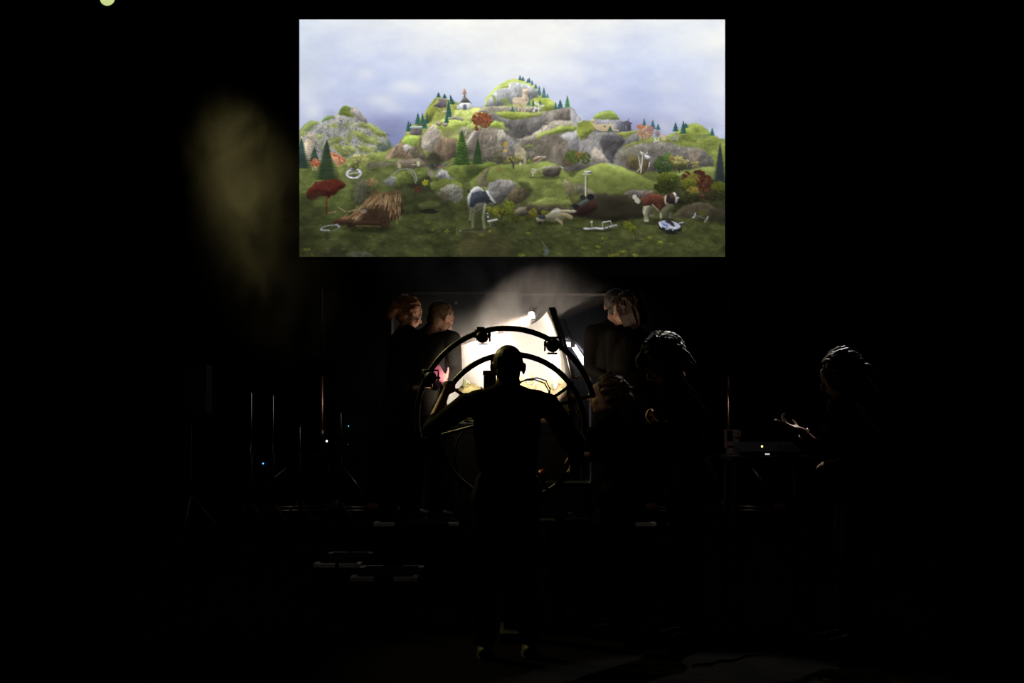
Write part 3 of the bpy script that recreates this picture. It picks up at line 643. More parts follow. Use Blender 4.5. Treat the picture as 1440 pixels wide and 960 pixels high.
    poly([(685,309.5),(699,306.8),(700,309),(686,312.5)], flat((238,238,242)), 0, .4); ell(685, 300, 1.6, 1.4, (212,214,222)); line([(685,301),(684,309)], 2, (66,66,66)); ell(686, 304, 1.3, 1.8, (206,210,222)); line([(689,313),(689,318)], 1.4, (130,132,136)); line([(694,312),(698,316)], 1.4, (60,62,54))
    bush(687, 294, 3.4, 3.4, [(160,168,32),(134,146,26)], 36, 1.3, .7, 20); bush(699, 297, 6.5, 6.5, [(168,164,36),(140,150,30),(118,130,28)], 90, 1.4, .7, 21); bush(715, 288, 8, 5.5, [(150,164,36),(124,142,28),(106,124,26)], 90, 1.5, .75, 22); bush(712, 297, 11, 6, [(104,118,26),(124,132,30)], 110, 1.5, .6, 23); line([(705,308),(706,302),(710,296)], 2, (64,54,28)); line([(706,303),(702,298)], 1.4, (64,54,28))
    bush(726, 307, 7, 5.5, [(116,118,30),(94,102,26),(84,84,28)], 80, 1.4, .7, 24); bush(749, 299, 6, 6, [(150,148,34),(120,118,30),(160,140,50)], 80, 1.4, .6, 25); bush(741, 305, 4, 4, [(92,92,30)], 26, 1.2, .7, 26); line([(740,306),(748,318)], 1, (60,60,36), .9)
    ell(718, 320, 7, 1.6, (70,72,30), .7, 1.2); ell(743, 324, 4, 1.6, (66,70,28), .8, 1); ell(743, 327, 4, 1.6, (136,140,32), .9, 1)
    # grey statue of an animal behind the yellow bush
    ell(731, 215, 8, 8.5, (188,178,140), 1, 1); ell(727, 208, 6, 6.5, (158,150,126), .9, 1.4); poly([(733,215),(739,212),(740.5,222),(739.5,232),(737,231),(736,222)], flat((172,164,124)), .4, .8); line([(722,210),(721,232)], 3.4, (108,104,96), .8, 1); line([(726,203),(732,199.5)], 2, (176,164,134), .9, 1)
    bush(710.5, 203, 3.4, 3.4, [(208,178,72),(190,160,60)], 34, 1.1, .8, 27); bush(710, 212, 2.6, 1.8, [(192,166,72)], 16, 1, .8, 28); line([(704,228),(705,215),(708,206)], 1.3, (64,62,36), .8); bush(700, 216, 7, 8, [(90,94,44)], 40, 1, .7, 29)
    bush(717, 224, 7, 4, [(164,154,62),(110,122,42),(196,176,90)], 70, 1.1, .7, 30); bush(728, 223, 6, 5, [(170,150,66),(120,124,46)], 50, 1.1, .7, 31); line([(722,236),(721,228),(716,222)], 1.8, (52,46,30)); ell(731.5, 230, 1.6, 2.4, (226,200,150)); bush(744, 226.5, 4, 3, [(128,140,44)], 30, 1.2, .7, 32)
    ell(701.5, 237, 1.2, 2.6, (168,124,60)); bush(709, 228, 3.6, 3, [(132,140,56)], 26, 1, .7, 33)
    # overturned red cart, grey boulder with metal bars, white cow on the lawn
    poly([(750,222),(756,219.5),(763,221),(759,226),(751,227)], flat((134,92,60)), .3, .6); line([(750,223),(758,219.5),(766,220)], 1.3, (206,200,188)); line([(751,229),(766,220)], 1, (170,166,140)); ell(757, 219.8, 1.3, 1, (236,232,220)); ell(766, 220.3, 1.3, 1, (206,206,196))
    ell(773, 249, 14, 3.2, (72,82,40), .7, 1.6); poly([(761,243),(766,236),(775,233),(785,233),(789,236),(786,246),(776,249),(766,248)], rock((82,74,62), .15, 4, 135), .5, .8); poly([(764,239),(769,234.5),(780,232.5),(788,234.5),(784,237),(772,238)], flat((142,134,112)), .5, .9, .9)
    line([(752,239),(764,235),(775,233)], 1.1, (196,198,172), .9); line([(757,237),(762,242)], 1.1, (188,190,178), .9); line([(788,234),(792,236)], 1.6, (176,180,172))
    ell(750, 241.5, 3.6, 2.6, (216,200,160)); line([(748,237),(754,238)], 1.4, (222,218,204)); line([(749,243),(749,247)], 1.6, (210,206,196)); ell(752, 243, 1.2, 1, (196,150,90)); ell(748, 249, 6, 1.2, (96,110,46), .8, 1)
    # shrubs by the cliff
    bush(805, 221, 11, 9.5, [(92,112,40),(76,98,34),(104,116,44)], 150, 1.5, .65, 34); bush(815, 219, 7, 6, [(150,112,56),(118,104,46)], 60, 1.3, .75, 35); bush(823, 222, 7, 8, [(84,100,36)], 70, 1.4, .65, 36); bush(797, 229, 4, 4, [(112,90,52)], 24, 1.2, .7, 37)
    line([(851,227),(860,231.5),(868,232.5)], 1.3, (150,154,160), .9)
    # hay bale rock with metal sled and bars on the right
    poly([(880,233),(881,222),(886,218),(896,219),(902,226),(910,222),(913,226),(910,238),(904,244),(897,242),(886,236)], rock((98,86,54), .24, 3.4, 137, 2), .7, .9); poly([(881,222),(886,218),(896,219),(894,223),(884,225)], flat((124,118,66)), .6, 1, .7)
    line([(897,219),(899,227),(900,236)], 1.3, (206,204,196)); line([(903,218),(902,231),(900.5,242)], 1.5, (212,210,198)); line([(895,241),(901,235)], 1.1, (190,188,176)); line([(913,228),(912,234)], 1.3, (210,210,200))
    poly([(906,217),(911,218),(915,221),(909,223.5),(906,220)], flat((226,226,242)), 0, .5); line([(901,213),(907,217),(910,214)], 1.6, (214,212,206)); line([(902,217),(900,213),(904,216)], 1.2, (230,226,210)); line([(907,214),(922,199)], .9, (150,146,138), .7); line([(913,210),(925,203)], .9, (140,136,126), .6); ell(905, 216, 1.2, .9, (190,150,90))
    # shrubs on the right
    bush(934, 232, 15, 13, [(62,88,40),(50,76,34),(74,98,44)], 260, 1.7, .6, 38); bush(938, 220, 6, 5, [(84,116,48)], 40, 1.5, .8, 39); bush(944, 223, 4, 5, [(146,120,56)], 30, 1.3, .8, 40)
    bush(954, 225, 9, 6.5, [(222,206,118),(196,180,84),(170,160,70),(150,140,58)], 110, 1.1, .75, 41); bush(965, 229, 3.6, 5, [(224,208,132),(170,154,70)], 30, 1.1, .8, 42); bush(955, 234, 10, 5, [(96,94,40),(78,84,36)], 70, 1.2, .6, 43); line([(955,242),(955,236)], 1.4, (52,46,30)); bush(977, 230, 6, 6.5, [(220,202,122),(188,170,84),(140,128,60)], 70, 1, .8, 44)
    bush(939, 250, 15, 8, [(126,138,30),(98,116,28),(78,94,28)], 240, 1.6, .55, 45); bush(936, 262, 16, 9, [(58,66,26),(74,80,28)], 160, 1.7, .6, 46)
    bush(965, 249, 6, 8, [(106,48,32),(88,38,28)], 70, 1.5, .75, 47); bush(982, 244, 8, 5, [(98,42,30),(84,36,26)], 70, 1.6, .8, 48); bush(990, 255, 11, 9, [(100,46,32),(82,40,28),(120,62,36)], 150, 1.7, .7, 49); bush(974, 249, 8, 6, [(154,140,44),(126,122,36)], 90, 1.5, .75, 50); bush(967, 257, 11, 7, [(134,136,32),(104,112,28)], 130, 1.5, .6, 51)
    bush(993, 268, 9, 12, [(96,46,32),(74,40,26),(140,76,40)], 140, 1.6, .6, 52); bush(974, 267, 8, 5, [(146,142,34),(166,124,48)], 70, 1.5, .7, 53); bush(1010, 262, 10, 7, [(104,118,26),(124,134,30)], 110, 1.6, .6, 54); bush(1005, 274, 14, 8, [(54,56,26)], 80, 1.8, .7, 55); bush(960, 278, 24, 9, [(58,60,28),(70,72,32),(50,52,24)], 160, 1.8, .7, 56)
    # microphone like lamp post and dark trunk
    line([(823,247),(823,275)], 1.7, (206,202,182)); line([(819,244.5),(829,244)], 1.3, (226,220,200)); poly([(821,239.5),(832,240),(833,243),(822,244)], flat((206,206,204)), .2, .5); line([(827,243),(832,241.5)], 1.6, (60,62,62)); line([(826,248),(825,272)], 1.6, (90,84,54), .5, 1)
    poly([(806,292),(812,286),(826,278),(838,284),(840,292),(832,300),(815,304),(806,300)], flat((58,34,30)), .8, 1, .95); poly([(810,287),(822,280),(827,279),(828,283),(816,290)], flat((72,88,82)), .4, .8); ell(830, 276.5, 5, 4.2, (28,28,32)); ell(819, 277, 4, 3.4, (38,40,42)); ell(809, 290, 5, 3.6, (34,34,36)); ell(804, 292, 2, 1.4, (84,90,92), .9); ell(837, 276.5, 1, 2, (92,76,86), .9)
    # lying cow
    ell(775, 312, 20, 4, (50,58,24), .8, 2.4)
    poly([(762,305),(770,300),(776,295),(783,292),(790,295),(796,300),(794,306),(784,310),(770,309)], flat((190,180,140)), .4, .7, 1, (1.05, .75)); ell(783, 296.5, 6, 3.6, (204,200,186), .9, 1, .2)
    poly([(786,294),(808,294.6),(811,296),(808,299),(788,298)], flat((198,188,146)), .2, .6); poly([(784,300),(797,299),(805,303),(806,308),(802,308),(792,304)], flat((176,160,112)), .2, .7); line([(782,307),(788,311),(792,315)], 4, (168,156,112), 1, .9); ell(792.5, 314, 2, 2.4, (86,70,52)); ell(806, 309, 1.8, 1.6, (74,60,44)); line([(789,313),(790,308)], 2, (140,124,84), .6, 1)
    poly([(753,307),(757,303),(763,302.5),(767,306),(764,311),(756,312)], flat((176,168,134)), .3, .6); poly([(754,304),(760,302),(767,303),(767,307),(760,307)], flat((50,56,72)), .4, .7, .95); ell(759, 313, 2.4, 2.4, (40,38,36)); ell(758, 299, 1.6, 2, (44,46,52), .9)
    bush(764, 298.5, 3, 2.6, [(140,152,28)], 24, 1.2, .8, 57); bush(770, 298.5, 2, 1.6, [(130,146,30)], 14, 1, .8, 58)
    # chrome sledge
    line([(793,317),(808,320),(820,321.5)], 1.4, (66,66,42), .8); ell(842, 323, 22, 2.6, (44,50,22), .75, 1.6)
    line([(821,320.5),(828,321),(836,320),(848,321),(858,318),(866,316)], 2.9, (210,208,214), 1, .7); line([(822,322.6),(846,322.8),(865,317.5)], 1.1, (70,74,60), .7, .8); line([(832,319),(831.5,312)], 2, (150,146,130)); ell(831.5, 311.5, 1.8, 1.2, (222,222,214)); line([(847,319),(847,312),(858,310.2),(860,316)], 1.5, (178,176,172)); line([(848,311.8),(858,310)], 1.6, (226,226,224)); line([(838,320),(846,320.5)], 2, (244,244,248)); line([(822,320.6),(826,321)], 2, (250,250,250)); line([(850,319.5),(850,321.5)], 1.2, (60,60,52)); line([(855,318),(855.5,320)], 1.2, (60,60,52))
    bush(881, 315, 6, 4.5, [(150,148,26),(124,130,24),(108,118,24)], 70, 1.3, .75, 59); bush(887, 321, 6.5, 6, [(124,130,26),(98,108,24)], 90, 1.4, .7, 60); line([(894,338),(893,329),(889,322)], 1.8, (70,62,36)); line([(896,336),(897,326)], 1.2, (70,62,36)); ell(897, 338, 6, 1.4, (56,52,28), .8, 1)
    # ---- st bernard dog on the shining disc
    ell(928, 312, 26, 5, (44,46,24), .7, 3)
    line([(894,282),(897,284)], 4, (196,200,178), 1, 1); ell(892, 276.5, 3.2, 3.6, (204,208,190)); ell(896.5, 280.5, 4.4, 2.8, (196,196,168), 1, .7, .7); poly([(898,279),(906,275),(906,284),(902,283)], flat((120,78,52)), .4, .8)
    poly([(903,288),(904,279),(909,272.5),(917,271),(926,272.5),(934,275.5),(936,286),(932,292),(928,299),(925,297),(919,288),(906,290)], flat((106,54,38)), .4, .7, 1, (1.12, .82)); ell(913.5, 281, 3, 7, (84,46,36), .45, 2); poly([(924,286),(931,288),(928,298),(925,296)], flat((104,52,40)), .5, .9)
    poly([(904,289),(914,288.5),(913,293),(910,302),(912,310),(906,311),(905,303),(903,298)], flat((176,176,140)), .3, .7); ell(908.5, 309.5, 3.8, 1.7, (196,196,160)); poly([(913,290),(920,288),(918,297),(915,302),(911,300)], flat((104,98,72)), .5, 1); ell(916, 302.5, 4, 1.8, (140,136,128), .9, 1)
    line([(917,287),(923,293),(926,296)], 1.8, (190,182,140), .9, 1); poly([(927,298),(931,292),(939,286),(946,284),(948,292),(941,300),(939,308),(930,308)], flat((116,114,78)), .4, .8); line([(928,299),(929,307)], 3.2, (186,182,144), .9, .9)
    poly([(933,276),(937,274.5),(941,285),(938,290),(934,286)], flat((196,180,140)), .3, .7); poly([(935,283),(937,273),(944,270),(951,271),(955,277),(951,285),(944,286.5)], flat((58,44,42)), .4, .6); ell(945, 274, 3, 4, (116,70,46), .8, 1.2); ell(939.5, 280, 3.2, 5.4, (48,42,46), .95, .9)
    poly([(945.5,270),(949,270),(953,276),(956,277.5),(953,281),(950.5,286),(948.5,285),(949.5,278)], flat((206,210,204)), .2, .6); ell(955.5, 281.5, 2.8, 3.4, (44,40,40)); ell(950, 286.5, 3.4, 1.4, (60,56,50), .9); line([(952,272),(955,273)], 1.6, (52,46,52)); ell(951, 275, 1.6, 1.6, (90,60,50), .8)
    ell(942, 302.5, 1.4, 4.4, (150,152,150), .8, .6, .1, .5)
    ell(943, 325.5, 14, 3.6, (24,28,16), .85, 2); ell(942, 319, 16.4, 8.4, (30,34,36), 1, .8, .12); ell(941.5, 315.6, 15.4, 5.8, (206,206,238), 1, .8, .18); poly([(928,311),(934,313),(948,320),(944,321),(932,316)], flat((92,126,186)), .4, 1, .9); poly([(934,310),(942,308),(947,313),(948,318),(940,314)], flat((44,42,44)), .5, .9); line([(940,318),(948,320),(955,318)], 1.8, (248,248,255), .95, .9); line([(926.5,312),(928,317),(930,319)], 1.6, (250,250,252), .95)
    ell(958.5, 314.5, 3.6, 2.6, (66,68,68)); line([(955,313),(960,312)], 1.4, (214,214,218)); 
    for x, y in ((936,321.8),(938.8,321.6),(945.8,322.8)): ell(x, y, 1, .8, (250,250,240))
    for k in range(5): line([(929,307),(945,308)], 2.4, (54,50,40), .35, 1.2)
    # chrome barbell
    line([(979,303),(984,303.5),(990,307)], 1.5, (120,128,126)); line([(977.5,299),(976,304),(973.5,305.5)], 1.9, (222,224,218)); line([(995,304),(993,308),(990.5,311)], 2, (222,224,222)); ell(987.5, 299, 4, 4.4, (110,116,32), .9, 1.2); ell(992, 309, 2, 1.4, (244,246,250)); ell(986, 309, 9, 2, (44,42,28), .6, 1.6); line([(944,306),(960,304.6)], 1, (122,120,90), .7)
    for x, y, rx, ry, a in ((590,275,40,14,.4),(520,262,22,16,.3),(606,222,14,12,.4),(700,226,50,6,.25),(650,300,30,8,.2),(560,235,34,8,.25),(760,214,18,10,.25),(860,206,20,14,.25),(905,300,40,10,.25),(985,285,40,18,.3),(440,300,26,22,.3),(905,215,30,12,.12),(735,276,26,10,.2),(800,330,120,10,.12),(500,340,80,14,.2)):
        glow(x, y, rx, ry, (44, 46, 28), a)
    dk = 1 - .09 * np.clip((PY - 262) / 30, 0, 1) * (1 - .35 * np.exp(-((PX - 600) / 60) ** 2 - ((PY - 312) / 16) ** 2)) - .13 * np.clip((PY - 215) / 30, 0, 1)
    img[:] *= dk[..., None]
    line([(671,270),(676,276),(676,284)], 1.6, (40,46,54), .6, 1); line([(660,292),(668,297),(677,292)], 2.2, (112,112,78), .5, 1.2); ell(688, 277, .9, .8, (30,30,30)); line([(681,266.5),(679,264.5)], 1.4, (60,64,66))
    line([(914,272.5),(926,274),(934,277)], 1.6, (146,84,60), .5, 1.2); line([(908,290),(905,300)], 1.4, (206,204,170), .6, .9); line([(929,300),(929,306)], 1.4, (206,202,168), .6, .9); ell(921, 279, 3, 5, (92,46,34), .4, 2); line([(936,274),(935,284)], 1.4, (214,200,164), .7, .8); ell(946.5, 275, .8, .8, (24,20,20))
    line([(770,303),(782,299),(790,300)], 1.2, (120,110,80), .5, 1); line([(776,297),(786,295)], 1.4, (226,222,208), .7, 1); line([(764,309),(780,311)], 1.6, (110,100,70), .6, 1.2)
    line([(724,137.5),(733,137)], 1.2, (232,216,192), .7, .8); line([(737,131),(737,142)], 1.2, (232,216,192), .6, 1); line([(722,145),(731,146)], 1.4, (170,148,118), .6, 1)
    line([(838,176.5),(856,174.5)], 1.2, (224,208,172), .7, 1)
    for x_, y_ in ((494,249),(502,248.6),(489,241),(505.5,240.5)): ell(x_, y_, 1.1, .8, (250,250,255), .9, .5)
    for x_ in (453,459,466,472): line([(x_, 317.5), (x_ + 1, 318.5)], 1.1, (70,74,70), .8)
    # ---- foreground tufts, stones, shadows
    for x, y, a in ((431,350,1),(690,325,.6),(676,330,.5),(743,327,.5),(849,335,.9),(840,346,.9),(820,348,.5),(733,358,1),(866,357,1),(876,353,1),(859,358.5,1),(628,325,.4),(607,322,.5),(600,312,.4),(914,333,.5),(929,340,.4),(893,358,.8)):
        bush(x, y, 4.2, 1.8, [(132,134,26),(110,114,26),(92,98,26)], int(26 * a), 1, .8, int(x))
    poly([(450,357),(462,349),(470,348.5),(480,352),(490,355),(478,359),(458,360)], flat((44,42,30)), 1, 2, .8); poly([(486,356),(500,353),(512,354),(525,357),(522,361),(490,361)], rock((76,80,66), .25, 3, 139), 1, 1.6, .85)
    line([(762,339),(766,345),(768,350)], 1.6, (104,98,76), .8, 1); ell(768, 353, 3.2, 4.6, (78,86,100), .85, 1.4); ell(773, 347.5, 3, 2, (44,44,38), .8, 1.2); ell(767, 357, 2.4, 3, (66,72,84), .8, 1)
    poly([(640,362),(655,330),(690,326),(720,340),(715,362)], flat((88,72,44)), 2, 8, .35)
    g = np.random.RandomState(77)
    for k in range(420):
        x = 421 + 598 * g.rand(); y = 318 + 42 * g.rand(); d = g.rand()
        ell(x, y, 1 + 3 * g.rand(), .6 + .8 * g.rand(), (50,58,24) if d < .6 else (110,118,50), .28, 1.2)
    img[:] = np.clip(img, 0, 255)
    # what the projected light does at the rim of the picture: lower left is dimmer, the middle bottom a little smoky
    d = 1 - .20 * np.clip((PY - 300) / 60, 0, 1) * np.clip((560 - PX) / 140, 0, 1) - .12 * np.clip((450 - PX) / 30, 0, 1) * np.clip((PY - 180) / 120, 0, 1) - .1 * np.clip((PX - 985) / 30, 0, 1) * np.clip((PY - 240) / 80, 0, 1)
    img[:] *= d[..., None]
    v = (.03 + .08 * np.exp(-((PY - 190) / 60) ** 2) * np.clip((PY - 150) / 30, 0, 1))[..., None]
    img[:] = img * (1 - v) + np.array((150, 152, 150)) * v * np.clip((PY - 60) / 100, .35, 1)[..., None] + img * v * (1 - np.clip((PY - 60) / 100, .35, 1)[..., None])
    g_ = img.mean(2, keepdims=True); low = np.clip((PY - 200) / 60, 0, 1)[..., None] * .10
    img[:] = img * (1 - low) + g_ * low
    big = (1 + .24 * fbm(26, 301, .55, 4)[box(X0, Y0, X0 + PW + 9, Y0 + PH + 9)] * np.clip((PY - 165) / 60, 0, 1))[..., None]
    img[:] = np.clip(img * big, 0, 255)
    sat = img.mean(2, keepdims=True)
    ds = .10 * np.clip((PY - 115) / 40, 0, 1)[..., None]
    return np.clip(img * (1 - ds) + sat * ds, 0, 255) / 255.0
# ---------------------------------------------------------------- projection screen
SD = 20.0
def build_screen():
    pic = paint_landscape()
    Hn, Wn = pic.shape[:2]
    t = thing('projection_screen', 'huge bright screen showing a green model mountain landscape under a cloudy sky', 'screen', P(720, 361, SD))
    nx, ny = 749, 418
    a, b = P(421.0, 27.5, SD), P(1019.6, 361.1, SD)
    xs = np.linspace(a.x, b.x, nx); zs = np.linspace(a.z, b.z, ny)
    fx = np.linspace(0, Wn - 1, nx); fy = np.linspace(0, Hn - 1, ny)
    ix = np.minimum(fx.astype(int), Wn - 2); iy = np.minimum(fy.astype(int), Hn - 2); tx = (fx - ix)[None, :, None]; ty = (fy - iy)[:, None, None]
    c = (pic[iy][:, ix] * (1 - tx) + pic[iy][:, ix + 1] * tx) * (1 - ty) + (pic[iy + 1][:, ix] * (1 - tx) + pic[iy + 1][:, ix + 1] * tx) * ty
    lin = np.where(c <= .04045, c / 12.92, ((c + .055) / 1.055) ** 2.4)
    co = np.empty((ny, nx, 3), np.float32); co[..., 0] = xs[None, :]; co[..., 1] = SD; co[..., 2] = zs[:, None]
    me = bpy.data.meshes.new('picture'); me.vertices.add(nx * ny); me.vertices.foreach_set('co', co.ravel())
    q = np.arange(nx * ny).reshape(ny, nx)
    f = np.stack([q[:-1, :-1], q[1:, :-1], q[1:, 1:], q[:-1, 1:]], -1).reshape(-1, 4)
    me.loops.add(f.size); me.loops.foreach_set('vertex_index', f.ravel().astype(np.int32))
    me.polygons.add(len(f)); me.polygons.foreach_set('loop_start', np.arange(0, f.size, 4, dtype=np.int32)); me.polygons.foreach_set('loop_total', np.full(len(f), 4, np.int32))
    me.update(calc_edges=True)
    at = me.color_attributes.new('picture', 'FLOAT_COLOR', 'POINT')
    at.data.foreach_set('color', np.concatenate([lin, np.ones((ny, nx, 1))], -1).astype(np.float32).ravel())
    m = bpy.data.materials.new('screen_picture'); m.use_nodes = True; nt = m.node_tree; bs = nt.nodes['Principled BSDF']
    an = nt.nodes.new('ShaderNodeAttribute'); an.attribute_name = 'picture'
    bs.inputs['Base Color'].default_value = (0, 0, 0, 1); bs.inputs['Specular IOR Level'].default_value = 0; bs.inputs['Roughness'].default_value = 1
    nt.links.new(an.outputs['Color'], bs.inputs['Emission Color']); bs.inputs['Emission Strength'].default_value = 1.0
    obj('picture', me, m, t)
    fr = MB(); w, d = .035, .06
    x0, x1, z0, z1 = a.x, b.x, b.z, a.z
    for c_, s_ in ((((x0 + x1) / 2, z1 + w / 2), (x1 - x0 + 2 * w, w)), (((x0 + x1) / 2, z0 - w / 2), (x1 - x0 + 2 * w, w)), ((x0 - w / 2, (z0 + z1) / 2), (w, z1 - z0)), ((x1 + w / 2, (z0 + z1) / 2), (w, z1 - z0))):
        fr.box((c_[0], SD + .01, c_[1]), (s_[0], d, s_[1]))
    fr.build('frame', M['drape'], t)
    MB().box(((x0 + x1) / 2, SD + .035, (z0 + z1) / 2), (x1 - x0, .02, z1 - z0)).build('back_cloth', M['drape'], t)
build_screen()
# ---------------------------------------------------------------- the two lifts that carry the screen
def screen_lift(px, label, box_, sgn):
    b = P(px, 724, SD + .12); b.z = 0
    t = thing('screen_lift', label, 'stand', b, 'lifts under the screen')
    x, y = b.x, b.y
    MB().tube([(x, y, .08), (x, y, 1.95)], .034, 14).build('pole', M['poles'], t, True)
    MB().tube([(x, y, 1.9), (x, y, 3.58)], .024, 12).build('pole', M['poles'], t, True)
    MB().tube([(x, y, 1.0), (x, y, 1.2)], .048, 14).build('clamp', M['steel'], t, True)
    MB().box((x - .16, y - .05, .83), (.62, .06, .07)).build('crossbar', M['darksteel'], t, bevel=.006)
    for dx, dy in ((-1.12, -.15), (.72, -.1), (.1, .8)):
        e = Vector((x + dx, y + dy, .10))
        MB().tube([(x + dx * .44, y + dy * .44, .66), e + Vector((0, 0, .05))], .014, 8).build('leg', M['steel'], t, True)
        MB().tube([(x, y, .12), e], .017, 8).tube([(x, y, .06), e - Vector((0, 0, .04))], .014, 8).build('brace', M['steel'], t, True)
        MB().ball(e, (.11, .05, .07)).cap(e, e - Vector((0, 0, .07)), .03, .03).build('foot', M['brown'], t, True)
    MB().box((x, y, 3.59), (.3, .06, .05)).build('head_plate', M['darksteel'], t)
    return t
M['brown'] = mat('brown_rubber', (.10, .045, .03), .7); M['poles'] = mat('worn_aluminium', (.55, .40, .32), .3, .95, nscale=6)
screen_lift(453, 'tall aluminium lift with tripod legs under the left edge of the screen', False, 1)
rl = screen_lift(1025, 'tall lift pole on the right of the screen, behind the white control box', True, -1)
bx = P(1031, 622, SD - .05)
t = thing('control_box', 'pale control box hung on the right lift pole behind the grey haired man', 'box', bx - Vector((0, 0, .2)))
MB().box(bx + Vector((-.02, 0, .05)), (.20, .12, .26)).box(bx + Vector((.05, -.02, .12)), (.10, .10, .1)).build('case', M['white'], t, bevel=.008)
MB().box(bx + Vector((-.06, -.066, .11)), (.07, .02, .12)).build('display', M['black'], t)
MB().box(bx + Vector((-.03, -.01, -.10)), (.14, .10, .12)).build('lower_case', M['white'], t, bevel=.008)
MB().tube([bx + Vector((-.12 + .0, -.02, 1.3)), bx + Vector((-.06, -.03, .6)), bx + Vector((0, -.05, .12)), bx + Vector((.08, -.07, .08))], .008, 6).build('cable', M['rubber'], t, True)
# ---------------------------------------------------------------- black flats behind the set
def flat_panel(x0, x1, ytop, label, marks):
    D = 15.4; a = P(x0, ytop, D); b = P(x1, ytop, D)
    t = thing('stage_flat', label, 'panel', ((a.x + b.x) / 2, D, 0), 'black flats behind the set')
    w = b.x - a.x
    MB().box(((a.x + b.x) / 2, D, a.z / 2), (w - .05, .04, a.z - .05)).build('panel_board', M['flat'], t)
    fr = MB()
    for c_, s_ in ((((a.x + b.x) / 2, a.z - .012), (w, .025)), ((a.x + .012, a.z / 2), (.025, a.z)), ((b.x - .012, a.z / 2), (.025, a.z))): fr.box((c_[0], D - .012, c_[1]), (s_[0], .06, s_[1]))
    fr.build('frame', M['flatedge'], t)
    return t
M['flat'] = mat('flat_black', (.02, .019, .018), .85, spec=.15, nscale=5); M['flatedge'] = mat('flat_edge', (.045, .038, .034), .6)
f1 = flat_panel(551, 729, 411, 'black stage flat with a small pale label near its top left corner', True)
f2 = flat_panel(730, 906, 413, 'black stage flat behind the right hand pair of people', False)
c = P(569, 414.5, 15.36); MB().box(c, (.07, .006, .03)).build('label_plate', mat('pink_label', (.75, .55, .52), .6), f1)
c = P(641, 425.5, 15.36); MB().tube([c + Vector((.012 * math.cos(k * .5236), 0, .012 * math.sin(k * .5236))) for k in range(12)], .004, 6, True).build('ring_hook', M['white'], f1, True)
# ---------------------------------------------------------------- risers and steps with taped corners
def riser(x0, x1, y0, y1, z, label, group, cat, name):
    t = thing(name, label, cat, ((x0 + x1) / 2, (y0 + y1) / 2, 0), group)
    MB().box(((x0 + x1) / 2, (y0 + y1) / 2, z - .02), (x1 - x0, y1 - y0, .04)).build('top_board', M['riser'], t, bevel=.004)
    MB().box(((x0 + x1) / 2, (y0 + y1) / 2, (z - .04) / 2), (x1 - x0 - .03, y1 - y0 - .03, z - .04)).build('body_box', M['riser'], t)
    h = z + .0015; L, W = .16, .035
    for sx, sy in ((0, 0), (1, 0), (0, 1), (1, 1)):
        x = x1 if sx else x0; y = y1 if sy else y0; dx = -1 if sx else 1; dy = -1 if sy else 1
        m = MB().box((x + dx * L / 2, y + dy * W / 2, h), (L, W, .002)).box((x + dx * W / 2, y + dy * (L / 2 + W / 2), h), (W, L - W, .002))
        if sy == 0: m.box((x + dx * L / 2, y - .001, z - .012), (L, .002, .024))
        m.build('corner_tape', M['tape'], t)
    return t
M['riser'] = mat('riser_black', (.0032, .0032, .0032), .95, spec=.02)
RZ1 = .55
RL = riser(P(525, 0, 10.87).x, P(660, 0, 10.87).x, 10.87, 11.95, RZ1, 'black riser box with taped corners under the left hand pair of people', 'black risers', 'riser', 'riser_box')
RR = riser(P(797, 0, 10.87).x, P(923, 0, 10.87).x, 10.87, 12.05, RZ1, 'black riser box with taped corners under the right hand pair of people', 'black risers', 'riser', 'riser_box')
riser(-1.09, -.635, 9.55, 10.35, .28, 'low black step with taped corners, the nearer of two on the left', 'low steps', 'step', 'step_box')
riser(-1.46, -1.11, 10.44, 11.40, .28, 'low black step with taped corners, the farther one at the left', 'low steps', 'step', 'step_box')
# ---------------------------------------------------------------- the model landscape: table, terrain, backdrop
TZ = 1.31; M['darkboard'] = mat('dark_side_board', (.014, .012, .011), .7, spec=.15, nscale=12)
def terrain_h(x, y):                            # metres above the table top
    def n(f, s): return math.sin(x * f + s) * math.sin(y * f * 1.13 + s * 1.7)
    u = (x - .05) / .75; v = (y - 10.15) / .8
    base = .015 + .02 * max(0, v + 1)
    hill = .22 * math.exp(-((x - .42) / .16) ** 2 - ((y - 9.9) / .3) ** 2) + .22 * math.exp(-((x - .02) / .2) ** 2 - ((y - 10.5) / .28) ** 2) + .17 * math.exp(-((x + .34) / .17) ** 2 - ((y - 10.5) / .3) ** 2) + .15 * math.exp(-((x - .22) / .1) ** 2 - ((y - 10.2) / .2) ** 2)
    r = .012 * n(19, .3) + .008 * n(41, 1.1) + .005 * n(83, 2.0)
    return max(.005, base + 1.38 * hill + r * (.5 + 4 * hill))
